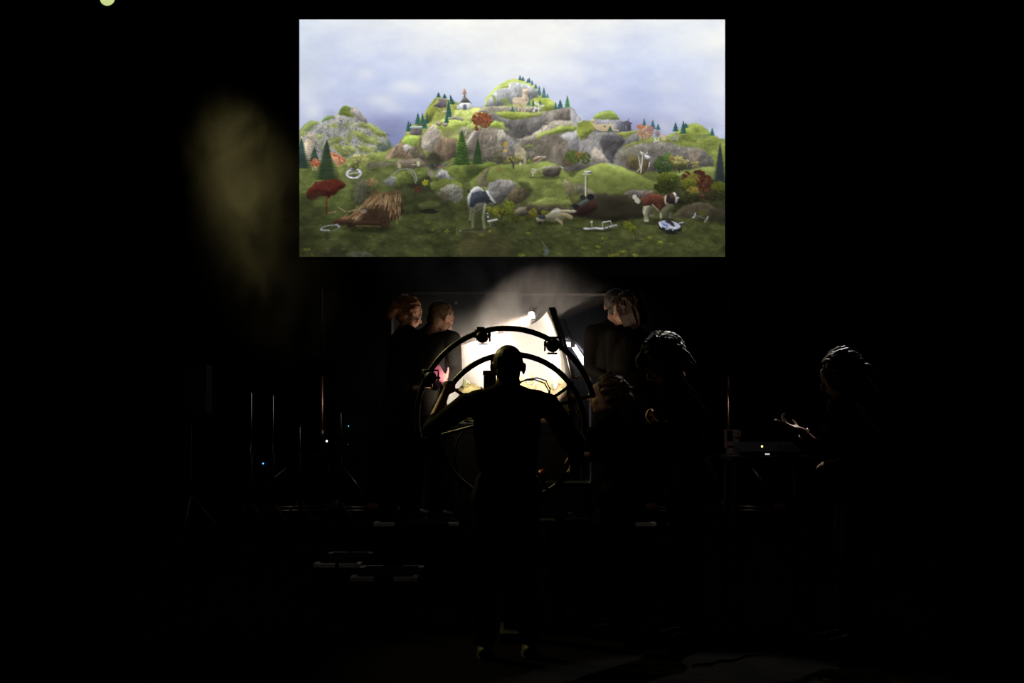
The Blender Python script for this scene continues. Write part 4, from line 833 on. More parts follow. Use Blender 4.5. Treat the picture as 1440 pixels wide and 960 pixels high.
def build_landscape():
    t = thing('landscape_model', 'miniature mountain landscape with tiny trees on a table before the white backdrop', 'model', (.05, 10.1, 0))
    x0, x1, y0, y1 = -.40, .39, 9.35, 10.84
    MB().box(((x0 + x1) / 2, (y0 + y1) / 2, TZ - .03), (x1 - x0, y1 - y0, .06)).build('table_top', M['ply'], t, bevel=.006)
    for x in (x0 + .08, x1 - .08):
        for y in (y0 + .08, y1 - .08): MB().box((x, y, (TZ - .06) / 2), (.06, .06, TZ - .06)).build('leg', M['ply'], t)
    MB().box(((x0 + x1) / 2, y0 + .02, TZ - .34), (x1 - x0 - .04, .02, .56)).build('front_board', M['ply'], t)
    nx, ny = 110, 100; m = MB(); rings = []
    for j in range(ny):
        y = y0 + .01 + (y1 - y0 - .02) * j / (ny - 1)
        rings.append([(x0 + .01 + (x1 - x0 - .02) * i / (nx - 1), y, TZ + terrain_h(x0 + (x1 - x0) * i / (nx - 1), y)) for i in range(nx)])
    m.loft(rings, False, False)
    mt = bpy.data.materials.new('moss_and_rock'); mt.use_nodes = True; nt = mt.node_tree; b = nt.nodes['Principled BSDF']
    g = nt.nodes.new('ShaderNodeNewGeometry'); sp = nt.nodes.new('ShaderNodeSeparateXYZ'); nt.links.new(g.outputs['True Normal'], sp.inputs[0])
    no = nt.nodes.new('ShaderNodeTexNoise'); no.inputs['Scale'].default_value = 60; no.inputs['Detail'].default_value = 6
    ad = nt.nodes.new('ShaderNodeMath'); ad.operation = 'MULTIPLY_ADD'; ad.inputs[1].default_value = .5; nt.links.new(no.outputs['Fac'], ad.inputs[0]); nt.links.new(sp.outputs['Z'], ad.inputs[2])
    cr = nt.nodes.new('ShaderNodeValToRGB'); e = cr.color_ramp.elements; e[0].position = .85; e[0].color = (.18, .135, .095, 1); e[1].position = 1.15; e[1].color = (.20, .18, .075, 1); nt.links.new(ad.outputs[0], cr.inputs[0])
    nt.links.new(cr.outputs[0], b.inputs['Base Color']); b.inputs['Roughness'].default_value = .95; b.inputs['Specular IOR Level'].default_value = .1
    m.build('terrain', mt, t, True)
    # tiny trees: one conifer and one bush, copied
    fm = mat('tiny_fir', (.08, .09, .04), .9, noise=.4, nscale=200); bm_ = [mat('tiny_bush', (.22, .20, .08), .9, noise=.4, nscale=200), mat('tiny_autumn_bush', (.28, .15, .06), .9, noise=.4, nscale=200)]
    def fir_mesh():
        q = MB()
        for k in range(6):
            z = .15 + .14 * k; r = .30 * (1 - k / 6.6)
            ring = [(r * (1 if i % 2 else .62) * math.cos(i * math.pi / 8), r * (1 if i % 2 else .62) * math.sin(i * math.pi / 8), z - (.05 if i % 2 else 0)) for i in range(16)]
            n = len(q.v); q.v += ring + [(0, 0, z + .24)]; q.f += [(n + i, n + (i + 1) % 16, n + 16) for i in range(16)] + [tuple(n + i for i in reversed(range(16)))]
        q.cap((0, 0, -.02), (0, 0, .2), .04, .035, 6); return q.mesh('tree', False)
    def bush_mesh(seed):
        g2 = random.Random(seed); q = MB()
        for k in range(9): q.ball((g2.uniform(-.3, .3), g2.uniform(-.3, .3), g2.uniform(.2, .7)), (g2.uniform(.16, .28),) * 3, None, 7, 5)
        q.cap((0, 0, -.02), (0, 0, .35), .05, .04, 6); return q.mesh('bush', False)
    fme = fir_mesh(); fme.materials.append(fm); bmes = []
    for k in range(2):
        q = bush_mesh(k); q.materials.append(bm_[k]); bmes.append(q)
    g3 = random.Random(4); w = t.location
    def plant(name, me, x, y, s, sx=1):
        o = bpy.data.objects.new(name, me); C.objects.link(o); o.parent = t
        o.location = Vector((x, y, TZ + terrain_h(x, y) - .002)) - w; o.scale = (s * sx, s * sx, s); o.rotation_euler.z = g3.uniform(0, 6)
    for k in range(34):
        px = [g3.uniform(735, 806), g3.uniform(648, 700), g3.uniform(775, 815)][k % 3]; D = g3.uniform(9.6, 10.8); x = (px - 720) * D / FPX
        plant('tree', fme, x, D, g3.uniform(.05, .10))
    for k in range(40):
        px = [g3.uniform(735, 812), g3.uniform(650, 700)][k % 3 == 2]; D = g3.uniform(9.45, 10.7); x = (px - 720) * D / FPX
        plant('bush', bmes[k % 3 == 1], x, D, g3.uniform(.03, .06))
build_landscape()
def build_backdrop():
    t = thing('backdrop', 'curved glowing white backdrop sheet standing around the miniature landscape', 'backdrop', (0, 11.0, 0))
    # top edge of the sheet from the near right end round to the far left; the right end leans outwards
    cols = [(772, 434.5, 26, 9.7), (769, 438, 26, 9.95), (763, 445, 25, 10.3), (754, 452.5, 22, 10.75), (742, 459, 16, 11.15), (725, 464.5, 9, 11.5), (700, 470.5, 2, 11.8), (670, 478.5, 0, 12.0), (640, 488, 0, 12.1), (615, 495, 0, 12.1), (590, 503, 0, 12.0)]
    def lean(s): s = min(1, max(0, s)); return 1 - (1 - s) ** 2
    m = MB(); rings = []
    for xt, yt, sh_, D in cols:
        yb = HOR + (EYE - TZ - .0) * FPX / D
        rings.append([P(xt + sh_ * lean((yt + (yb - yt) * k / 14 - yt) / 125), yt + (yb - yt) * k / 14, D) for k in range(15)])
    m.loft(rings, False, False)
    m.build('sheet', M['sheet'], t, True)
    q = MB(); ys = [432, 450, 470, 490, 510, 530, 560, 612]          # narrow board along the near right end, leaning like the sheet
    q.loft([[P(771.5 + 26 * lean((y - 434) / 125), y, 9.66), P(780.5 + 29 * lean((y - 434) / 145), y, 9.66), P(780.5 + 29 * lean((y - 434) / 145), y, 9.70), P(771.5 + 26 * lean((y - 434) / 125), y, 9.70)] for y in ys])
    q.build('side_board', M['darkboard'], t)
    MB().tube([P(781.5, 434, 9.62), P(791.5, 480, 9.62), P(803, 527, 9.62), P(812, 575, 9.62)], .0035, 6).build('rod', M['steel'], t, True)
    MB().tube([P(785, 448, 9.75), P(794, 449.5, 9.75), P(803, 476, 9.75)], .0028, 6).build('wire', M['darksteel'], t, True)
    for x, y in ((P(818, 0, 9.72).x, 9.72), (P(592, 0, 12.0).x, 12.02)):
        MB().tube([(x, y, 0), (x, y, TZ + .1)], .018, 8).build('post', M['darksteel'], t, True)
build_backdrop()
# ---------------------------------------------------------------- lamps of the set
LENS = mat('hot_lens', (.8, .8, .7), .3, emit=(1, .93, .8), estr=30.0)
def can_lamp(name, label, at, to, r, L, watts, angle, group, lens_lit=True, lens=None, handle=None, col=WARM):
    at = Vector(at); d = (Vector(to) - at).normalized(); F = frame_to(d); t = thing(name, label, 'lamp', at, group)
    def ring(z, rr, n=18): return [at + F @ Vector((rr * math.cos(2 * math.pi * k / n), rr * math.sin(2 * math.pi * k / n), z)) for k in range(n)]
    MB().loft([ring(-L, r * .35), ring(-L * .92, r * .7), ring(-L * .6, r * .92), ring(-L * .1, r), ring(0, r), ring(0, r * .9), ring(-.012, r * .88)]).build('housing', M['darksteel'], t, True)
    MB().loft([ring(-.010, r * .86), ring(-.006, r * .84)]).build('lens', lens or LENS, t)
    y = MB(); x = F @ Vector((1, 0, 0)); up = Vector((0, 0, 1))
    y.tube([at + x * r * 1.12 - d * L * .4, at + x * r * 1.12 - d * L * .4 + up * r * 1.1, at - x * r * 1.12 - d * L * .4 + up * r * 1.1, at - x * r * 1.12 - d * L * .4], r * .09 + .003, 6); y.build('yoke', M['darksteel'], t, True)
    for s in (-1, 1): MB().cap(at + x * s * r * 1.05 - d * L * .4, at + x * s * r * 1.3 - d * L * .4, r * .16, r * .16, 8).build('knob', M['black'], t, True)
    for s, ax in ((1, 0), (-1, 0), (1, 1), (-1, 1)):       # barn doors
        u = F @ Vector((1, 0, 0) if ax == 0 else (0, 1, 0)) * s; v = F @ Vector((0, 1, 0) if ax == 0 else (1, 0, 0))
        a = at + u * r; e = at + u * r * 1.2 + d * r * .7
        MB().loft([[a - v * r * .7, a + v * r * .7, a + v * r * .7 + d * .003, a - v * r * .7 + d * .003], [e - v * r * .8, e + v * r * .8, e + v * r * .8 + d * .003, e - v * r * .8 + d * .003]]).build('barn_door', M['black'], t)
    if watts: spot('lamp_light', t, at + d * .004, to, watts, col, angle, .5, r * .5)
    return t
WD = 8.45                                       # distance of the big wheel
can_lamp('par_lamp', 'small black lamp clamped to the top left of the outer wheel ring', P(679, 474, WD + .05), P(750, 490, 10.8), .036, .09, PAR_W, 25, 'lamps on the wheel', col=PAR_COL)
can_lamp('par_lamp', 'small black lamp with a side lever on the right of the outer wheel ring', P(777, 486, WD + .05), P(722, 543, 10.6), .040, .09, PAR_W, 28, 'lamps on the wheel', col=PAR_COL)
can_lamp('par_lamp', 'small black lamp on the far left of the wheel beside the pink lit hand', P(606, 531, WD + .06), P(622, 527, 10.75), .040, .09, 190, 5, 'lamps on the wheel', col=(1, .27, 1.0))
can_lamp('set_lamp', 'glowing oval lamp above the right side of the white backdrop', P(748, 443, 12.2), P(640, 555, 11.3), .040, .12, BACK_W, 50, 'lamps behind the backdrop')
can_lamp('set_lamp', 'small glowing lamp seen just under the top of the wheel', P(697, 464.5, 12.4), P(650, 550, 11.3), .026, .10, BACK_W * .4, 50, 'lamps behind the backdrop')
for px, py, D in ((748, 443, 12.2), (697, 464.5, 12.4)):
    p = P(px, py, D); b = Vector((p.x + .01, p.y + .14, 0))
    t = thing('lamp_stand', 'thin stand carrying the ' + ('oval' if px > 720 else 'small round') + ' glowing lamp behind the backdrop', 'stand', b)
    MB().tube([b, Vector((b.x, b.y, p.z + .05)), Vector((b.x, b.y - .08, p.z + .045))], .012, 8).build('pole', M['darksteel'], t, True)
    MB().loft([[b + Vector((.2 * math.cos(k), .2 * math.sin(k), z)) for k in np.linspace(0, 2 * math.pi, 16, False)] for z in (0, .02)]).build('base_plate', M['black'], t)
# LED tubes on a bent pipe at the right of the set
LEDM = mat('led_tube', (.9, .9, .9), .4, emit=(.93, .90, 1.0), estr=6.0)
t = thing('tube_light_frame', 'bent pipe carrying two bright white light tubes beside the backdrop', 'lamp', (P(810, 0, 12.15).x, 12.15, 0))
MB().tube([P(790, 474, 12.15), P(800, 477, 12.15), P(811, 483, 12.15), P(820, 493, 12.15), P(827, 506, 12.15), P(830, 524, 12.15), P(831, 640, 12.15), P(831, 814, 12.15)], .012, 8).build('pipe', mat('purple_lit_metal', (.22, .19, .25), .4, .4), t, True)  # the purple light on the pipe is put into its base colour
MB().tube([P(806.5, 486, 12.1), P(824, 513, 12.1)], .020, 12).build('light_tube', LEDM, t, True)
MB().tube([P(791.5, 483.5, 12.1), P(803, 484.5, 12.1)], .019, 12).build('light_tube', LEDM, t, True)
MB().box(P(801, 478, 12.12), (.025, .03, .05)).box(P(805.5, 484.5, 12.1), (.04, .04, .05)).build('clip', M['steel'], t)
# stage spots: the yellow green one in view and a dim white one above the frame
YL = mat('gel_lens', (.3, .35, .1), .3, emit=(.62, .74, .30), estr=.9)
def stage_spot(label, at, to, watts, col, angle, lens, blend):
    t = thing('stage_spotlight', label, 'lamp', at); d = (to - at).normalized(); F = frame_to(d)
    def ring(z, rr, n=20): return [at + F @ Vector((rr * math.cos(2 * math.pi * k / n), rr * math.sin(2 * math.pi * k / n), z)) for k in range(n)]
    MB().loft([ring(-.5, .05), ring(-.45, .10), ring(-.12, .10), ring(.0, .085), ring(.0, .07), ring(-.02, .062)]).build('housing', M['black'], t, True)
    MB().loft([ring(-.016, .061), ring(-.004, .058), ring(.004, .035), ring(.006, .005)]).build('lens', lens, t, True)
    a = F @ Vector((.11, 0, -.25)); b = F @ Vector((-.11, 0, -.25)); u = Vector((0, 0, .25))
    MB().tube([at + a, at + a + u, at + b + u, at + b], .012, 8).build('yoke', M['black'], t, True)
    spot('spot_light', t, at + d * .02, to, watts, col, angle, blend, .04)
    q = at + (a + b) / 2
    p = thing('lighting_bar', 'black lighting pipe above the stage carrying the ' + label.split(' spot')[0].split('stage')[0].strip() + ' spotlight', 'pipe', (0, q.y, q.z + .28))
    MB().tube([(-6, q.y, q.z + .285), (6, q.y, q.z + .285)], .025, 10).build('pipe', M['black'], p, True)
    for x in (-5, 0, 5): MB().tube([(x, q.y, q.z + .30), (x, q.y, RZ)], .006, 6).build('wire', M['darksteel'], p, True)
stage_spot('greenish lens stage spotlight hanging at the top left corner of the photo', SPOT_AT, SPOT_TO, SPOT_W, SPOT_COL, SPOT_ANGLE, YL, .7)
stage_spot('dim white stage spotlight hanging above the grey haired man', TOP_AT, TOP_TO, TOP_W, (1, .97, .9), 17, mat('white_lens', (.5, .5, .5), .3, emit=(1, .97, .9), estr=1.0), .4)
stage_spot('added dim warm stage spotlight hanging unseen above the lifts that carry the screen', BACK_AT, BACK_TO, BACK_SPOT_W, (1, .66, .54), 52, mat('warm_lens', (.5, .4, .35), .3, emit=(1, .7, .55), estr=.3), .5)
# ---------------------------------------------------------------- the wheel rig
def circ(cx, cy, r, D, a0=0, a1=360, n=64, tilt=0):
    o = []
    for k in range(n + (0 if a1 - a0 == 360 else 1)):
        a = R(a0 + (a1 - a0) * k / n); o.append(P(cx + r * math.cos(a), cy - r * math.sin(a), D))
    return o
t = thing('wheel_rig', 'black double ring wheel carrying lamps and a camera, turned by the shaven headed man', 'wheel', (P(719, 0, WD).x, WD + .2, 0))
M['ring'] = mat('ring_black', (.03, .027, .024), .4, .3, nscale=8)
MB().tube(circ(719, 601, 103, WD), .0165, 12, True).build('inner_ring', M['ring'], t, True)
MB().tube(circ(712, 587, 125.5, WD + .03, 13.5, 196.5, 56), .0165, 12).build('outer_ring', M['ring'], t, True)
MB().tube([P(590, 620, WD + .03), P(712, 587, WD + .03), P(835, 556, WD + .03)], .011, 10).build('cross_bar', M['ring'], t, True)
for a in (35.5, 146, 250, 300):
    MB().tube([P(719, 601, WD + .02), P(719 + 101 * math.cos(R(a)), 601 - 101 * math.sin(R(a)), WD)], .010, 10).build('spoke', M['ring'], t, True)
MB().tube([P(719, 598, WD - .03), P(719, 598, WD + .40)], .045, 16).build('hub', M['darksteel'], t, True)
x = P(719, 0, WD).x
MB().box((x, WD + .30, .62), (.09, .09, 1.2)).build('post', M['black'], t)
MB().box((x, WD + .32, .03), (.14, .5, .06)).build('base', M['black'], t, bevel=.01)
cm = P(689, 542, WD + .1)
cb = MB().box(cm, (.075, .12, .12)).box(cm + Vector((.0, -.01, .075)), (.085, .07, .03)).build('camera_body', M['darksteel'], t, bevel=.008)
cl = MB().tube([cm + Vector((0, .05, 0)), cm + Vector((0, .13, 0))], .034, 16).build('camera_lens', M['black'], cb, True)
MB().tube([cm + Vector((0, 0, -.06)), P(705, 590, WD + .12)], .012, 8).build('arm', M['ring'], t, True)
MB().box(P(692, 506, WD + .02), (.02, .02, .06)).build('bracket', M['ring'], t)
for pts in ([(728, 540), (740, 533.5), (755, 531), (768, 535), (773.5, 547), (772.5, 560), (768, 571)], [(727, 538), (737, 535), (752, 533.5), (766, 539), (772, 550), (771, 562), (766, 572)]):
    MB().tube([P(a, b, WD + .12) for a, b in pts], .0045, 6).build('cable', M['rubber'], t, True)
MB().tube([P(a, b, WD + .1) for a, b in ((652, 606), (645, 615), (641, 628), (640, 650), (648, 690))], .007, 6).build('cable', M['rubber'], t, True)
for px, py, r_ in ((600, 619, .02), (832, 556, .018), (676, 464, .022), (779, 481, .02), (603, 540, .022)): MB().box(P(px, py, WD + .02), (r_ * 2, .05, r_ * 1.6)).build('clamp', M['ring'], t, bevel=.003)
MB().tube([P(751.5, 624.5, WD - .02), P(758, 630.5, WD - .02)], .004, 6).build('steel_clip', M['chrome'], t, True)
# trolley under the rig with small things on it
ty = 8.95; tx = P(786, 0, ty).x
t = thing('trolley', 'low black trolley with two shelves right of the shaven headed man', 'trolley', (tx, ty, 0))
for z in (.95, .72): MB().box((tx, ty, z - .012), (.42, .36, .024)).build('shelf', M['black'], t, bevel=.004)
for sx in (-1, 1):
    for sy in (-1, 1): MB().tube([(tx + sx * .19, ty + sy * .16, .05), (tx + sx * .19, ty + sy * .16, .96)], .011, 8).build('leg', M['darksteel'], t, True); MB().ball((tx + sx * .19, ty + sy * .16, .03), .03).build('caster', M['rubber'], t, True)
bp = P(763, 664, ty - .1); t2 = thing('red_ball', 'small dull red ball on the trolley beside the shaven headed man', 'ball', (bp.x, bp.y, .95))
MB().ball((bp.x, bp.y, .95 + .042), (.036, .036, .042), None, 16, 12).build('ball', M['red'], t2, True); MB().cap((bp.x, bp.y, 1.028), (bp.x + .004, bp.y, 1.04), .006, .005, 8).build('stopper', M['black'], t2, True)
for k, (px, lab) in enumerate(((812, 'crumpled red and white cloth on the lower trolley shelf, the brighter one'), (746, 'small dark red cloth on the lower trolley shelf, left of the brighter one'))):
    c = P(px, 716 if k == 0 else 711, ty - .08); g = random.Random(k); m = MB()
    for i in range(9): m.ball((c.x + g.uniform(-.035, .035) * (1 if k == 0 else .6), c.y + g.uniform(-.02, .02), .735 + g.uniform(0, .035)), (g.uniform(.012, .02), g.uniform(.012, .02), g.uniform(.012, .018)))
    tag(m.remesh('cloth', mat('red_cloth', (.40, .03, .02), .8) if k else mat('red_white_cloth', (.55, .12, .08), .8, noise=.8, nscale=40), None, .005, 2), lab, 'cloth')
# ---------------------------------------------------------------- people
SK = dict(fair=mat('skin_fair', (.52, .28, .175), .55, noise=.06, nscale=60, spec=.35), pink=mat('skin_warm', (.54, .28, .19), .55, noise=.06, nscale=60))
def rotz(a): return Matrix.Rotation(a, 3, 'Z')
def head_frame(yaw, pitch, roll):               # face direction: yaw 0 looks away from the camera, +90 looks right; pitch > 0 looks down
    return rotz(-R(yaw)) @ Matrix.Rotation(-R(pitch), 3, 'X') @ Matrix.Rotation(R(roll), 3, 'Y')
def add_head(m, c, F, s=1.0, fem=False):
    def q(x, y, z): return c + F @ (Vector((x, y, z)) * s)
    def e(p, r): m.ball(q(*p), Vector(r) * s, F, 16, 12)
    e((0, -.014, .030), (.074, .094, .084)); e((0, .024, -.030), (.060, .066, .080)); e((0, .052, -.086), (.030, .030, .024))
    for x in (-1, 1):
        e((x * .040, .058, -.030), (.022, .024, .024)); e((x * .045, .02, -.075), (.018, .03, .022))
        e((x * .077, -.006, -.006), (.008, .020, .031)); e((x * .085, -.016, .004), (.007, .011, .024)); e((x * .0, .070, .045), (.05, .02, .03))
        m.cap(q(x * .012, .086, .020), q(x * .046, .072, .018), .010 * s, .009 * s, 10)
        e((x * .011, .101, -.030), (.008, .010, .008)); e((x * .031, .079, .004), (.013, .010, .009))
    m.cap(q(0, .088, .012), q(0, .112, -.024), .0075 * s, .0115 * s, 10); e((0, .087, -.053), (.022, .012, .0065)); e((0, .084, -.065), (.020, .012, .0075)); e((0, .080, -.040), (.020, .012, .012))
    return q
def ik(a, w, l1, l2, pole):
    d = w - a; L = min(d.length, (l1 + l2) * .998); t = d.normalized(); w = a + t * L
    x = (l1 * l1 - l2 * l2 + L * L) / (2 * L); h = math.sqrt(max(0, l1 * l1 - x * x))
    p = Vector(pole) - t * t.dot(Vector(pole)); p.normalize()
    return a + t * x + p * h, w
def add_hand(m, w, d, n, side, curl=(25, 25, 20), s=1.0, spread=.0, thumb=(.75, .55, .25), tcurl=20):
    d = Vector(d).normalized(); n = Vector(n); n = (n - d * n.dot(d)).normalized()        # n: the way the palm faces
    t = d.cross(n).normalized() * side                                             # thumb side
    m.ball(w + d * .05 * s, Vector((.040, .054, .0155)) * s, Matrix((t, d, n)).transposed(), 14, 10)
    m.cap(w - d * .01, w + d * .03, .026 * s, .024 * s)
    for off, k, ls in ((.029, .090, (.043, .027, .021)), (.010, .095, (.047, .030, .022)), (-.010, .091, (.044, .028, .021)), (-.028, .082, (.034, .021, .019))):
        p = w + t * off * s + d * k * s; a = 0; r = .0092 * s
        m.cap(w + t * off * .6 * s + d * .03 * s, p, .012 * s, .0105 * s, 8)
        dd = (d + t * off * spread * 10).normalized()
        for L, c_ in zip(ls, curl):
            a += R(c_); e = p + (dd * math.cos(a) + n * math.sin(a)) * L * s; m.cap(p, e, r, r * .92, 8); p = e; r *= .92
    p = w + t * .022 * s + d * .022 * s; v = (t * thumb[0] + d * thumb[1] + n * thumb[2]).normalized()
    e = p + v * .048 * s; m.cap(p, e, .0135 * s, .0105 * s, 8)
    v2 = (v * math.cos(R(tcurl)) + (d * .6 + n * .5 - t * .3).normalized() * math.sin(R(tcurl))).normalized(); e2 = e + v2 * .032 * s; m.cap(e, e2, .0105 * s, .009 * s, 8)
def person(label, at, yaw, h=1.75, build=1.0, fem=False, lean=0, head=None, hyaw=None, hpitch=0, hroll=0, arms=None, skin='fair', top=None, pants=None, sleeve=(1, 1), hairf=None, voxel=.0085, stance=.10, extra=None, collar=False, shoe=None, eyes=True, side_lean=0, hscale=1.0):
    F0 = Vector(at); B = rotz(-R(yaw)); k = h / 1.75
    f = B @ Vector((0, 1, 0)); r = B @ Vector((1, 0, 0)); u = Vector((0, 0, 1))
    t = thing('person', label, 'person', F0)
    hip = F0 + u * .525 * h
    su = (u * math.cos(R(lean)) + f * math.sin(R(lean)) + r * math.sin(R(side_lean))).normalized(); sf = (f - su * f.dot(su)).normalized(); sr = sf.cross(su)
    S = Matrix((sr, sf, su)).transposed()
    def T(x, y, z): return hip + S @ (Vector((x, y, z)) * k)
    sw = (.175 if fem else .20) * build; hw = .09
    neck = T(0, -.01, .545)
    if head is None: head = T(0, .04, .70)
    head = Vector(head); HF = head_frame(yaw if hyaw is None else hyaw, hpitch, hroll); hs = k ** .5 * (.97 if fem else 1.0) * hscale
    sh = {-1: T(-sw, 0, .50), 1: T(sw, 0, .50)}
    l1, l2 = .30 * k, .265 * k
    A = {}
    for s in (-1, 1):
        a = (arms or {}).get(s)
        if a is None: w = T(s * (sw + .10), .04, -.06); a = dict(pole=-f * .6 + r * s * .4, hd=-u + f * .2, pn=-r * s, curl=(25, 30, 20))
        else: w = Vector(a['w'])
        el, w = ik(sh[s], w, l1, l2, a.get('pole', -u)); A[s] = (el, w, a)
    L = {}
    for s in (-1, 1):
        hp = hip + r * s * hw * k - u * .03 * k; an = F0 + r * s * stance * k + u * .085 * k + f * (.02 if s > 0 else -.03)
        kn, an = ik(hp, an, .235 * h, .215 * h, f); L[s] = (hp, kn, an)
    b = build
    def torso(m, g):
        m.ball(T(0, -.01, .02), (Vector((.165, .115, .13)) * k * (1 if not fem else 1.02)) * b + Vector((g, g, g)), S)
        m.ball(T(0, 0, .19), Vector(((.125 if fem else .145), .10, .15)) * k * b + Vector((g, g, g)), S)
        m.ball(T(0, .005, .36), Vector(((.145 if fem else .165), .112, .17)) * k * b + Vector((g, g, g)), S)
        if fem:
            for s in (-1, 1): m.ball(T(s * .07, .085, .34), Vector((.062, .055, .06)) * k + Vector((g, g, g)) * .6, S)
        m.cap(sh[-1] * .86 + sh[1] * .14, sh[1] * .86 + sh[-1] * .14, .066 * k * b + g, .066 * k * b + g)
        for s in (-1, 1):
            m.cap(T(s * .035, -.015, .565), sh[s] * .8 + T(0, 0, .5) * .2, .045 * k + g, .052 * k + g); m.cap(T(s * .08, -.02, .45), T(s * .10, -.02, .25), .085 * k * b + g, .06 * k * b + g)
    # body in one continuous surface
    m = MB(); torso(m, 0)
    q = add_head(m, head, HF, hs, fem)
    m.cap(neck, q(0, -.022, -.055), (.050 if fem else .060) * k, (.046 if fem else .055) * k)
    for s in (-1, 1):
        el, w, a = A[s]; ab = .9 if fem else 1.0
        m.chain([sh[s], sh[s] * .5 + el * .5, el, el * .6 + w * .4, w], [.052 * k * ab, .046 * k * ab, .037 * k * ab, .037 * k * ab, .0255 * k * ab])
        add_hand(m, w, a.get('hd', w - el), a.get('pn', -r * s), s, a.get('curl', (25, 30, 20)), k * (.92 if fem else 1.0), a.get('spread', .0), a.get('thumb', (.75, .55, .25)), a.get('tcurl', 20))
        hp, kn, an = L[s]
        m.chain([hp, hp * .5 + kn * .5, kn, kn * .65 + an * .35, an], [.088 * k, .075 * k, .055 * k, .054 * k, .036 * k]); m.cap(an - u * .04 * k - f * .03, an - u * .047 * k + f * .10 * k, .030 * k, .020 * k)
    body = m.remesh('body', SK[skin], t, voxel, 3, .5)
    if eyes:
        for s in (-1, 1):
            e = MB().ball(q(s * .031, .0765, .004), .0115 * hs, None, 12, 8).build('eye', M['eye'], t, True)
            MB().ball(q(s * .031, .0848, .004), .0050 * hs, None, 10, 6).build('iris', M['iris'], e, True)
    # clothes follow the body
    m = MB(); torso(m, .012); m.cap(T(0, -.008, .555), T(0, .0, .595), .066 * k, (.058 if fem else .066) * k)
    for s in (-1, 1):
        el, w, a = A[s]; ab = .9 if fem else 1.0; fr = sleeve[0 if s < 0 else 1]; e2 = el + (w - el) * (fr * .94)
        m.chain([sh[s], sh[s] * .5 + el * .5, el, el * .5 + e2 * .5, e2], [.068 * k * ab, .060 * k * ab, .050 * k * ab, .048 * k * ab, (.036 + .012 * (1 - fr)) * k * ab])
    m.ball(T(0, -.005, -.02), Vector((.188, .140, .11)) * k * b, S)
    tp = m.remesh('sweater', top or M['cloth'], t, .0105, 4, .5)
    if collar:
        m = MB(); c0 = T(0, .005, .585)
        rr = [(.064, -.02), (.070, .01), (.066, .035), (.060, .035), (.058, 0)]
        m.loft([[c0 + S @ (Vector((a_ * math.cos(x), a_ * 1.1 * math.sin(x), z)) * k) for x in np.linspace(0, 2 * math.pi, 20, False)] for a_, z in rr], True, False).build('collar', top or M['cloth'], tp, True)
    m = MB(); m.ball(hip - u * .02, Vector((.158, .112, .10)) * k * b, B)
    for s in (-1, 1):
        hp, kn, an = L[s]; m.chain([hp, hp * .5 + kn * .5, kn, kn * .5 + an * .5, an + u * .0], [.090 * k, .088 * k, .070 * k, .066 * k, .060 * k])
    m.remesh('trousers', pants or M['trousers'], t, .011, 4, .5)
    for s in (-1, 1):
        an = L[s][2]; g = F0.z; p = Vector((an.x, an.y, g))
        m = MB(); m.cap(p - f * .055 + u * .042, p + f * .05 + u * .045, .040, .044); m.cap(p + f * .05 + u * .04, p + f * .155 + u * .032, .043, .030); m.cap(p - f * .03 + u * .06, p + u * .10 - f * .01, .042, .046)
        so = m.remesh('shoe', shoe or M['shoe'], t, .008, 3, .5)
        MB().loft([[p + f * (y_ * .14 + .05) + r * x_ * .046 + u * z_ for x_, y_ in [(math.cos(a_) * (.9 if math.sin(a_) < 0 else 1), math.sin(a_)) for a_ in np.linspace(0, 2 * math.pi, 18, False)]] for z_ in (.002, .018)]).build('sole', M['sole'], so)
    if hairf: hairf(t, q, HF, hs)
    if extra: extra(t, dict(T=T, S=S, A=A, L=L, q=q, HF=HF, f=f, r=r, k=k, hip=hip))
    return t
M['eye'] = mat('eye_white', (.7, .68, .65), .25, noise=.02); M['iris'] = mat('iris_brown', (.05, .03, .02), .15)
M['trousers'] = mat('dark_trousers', (.003, .003, .0035), .95, spec=.0, nscale=50, bump=.1); M['shoe'] = mat('dark_shoe', (.008, .008, .008), .6, spec=.15); M['sole'] = mat('shoe_sole', (.02, .02, .016), .8)
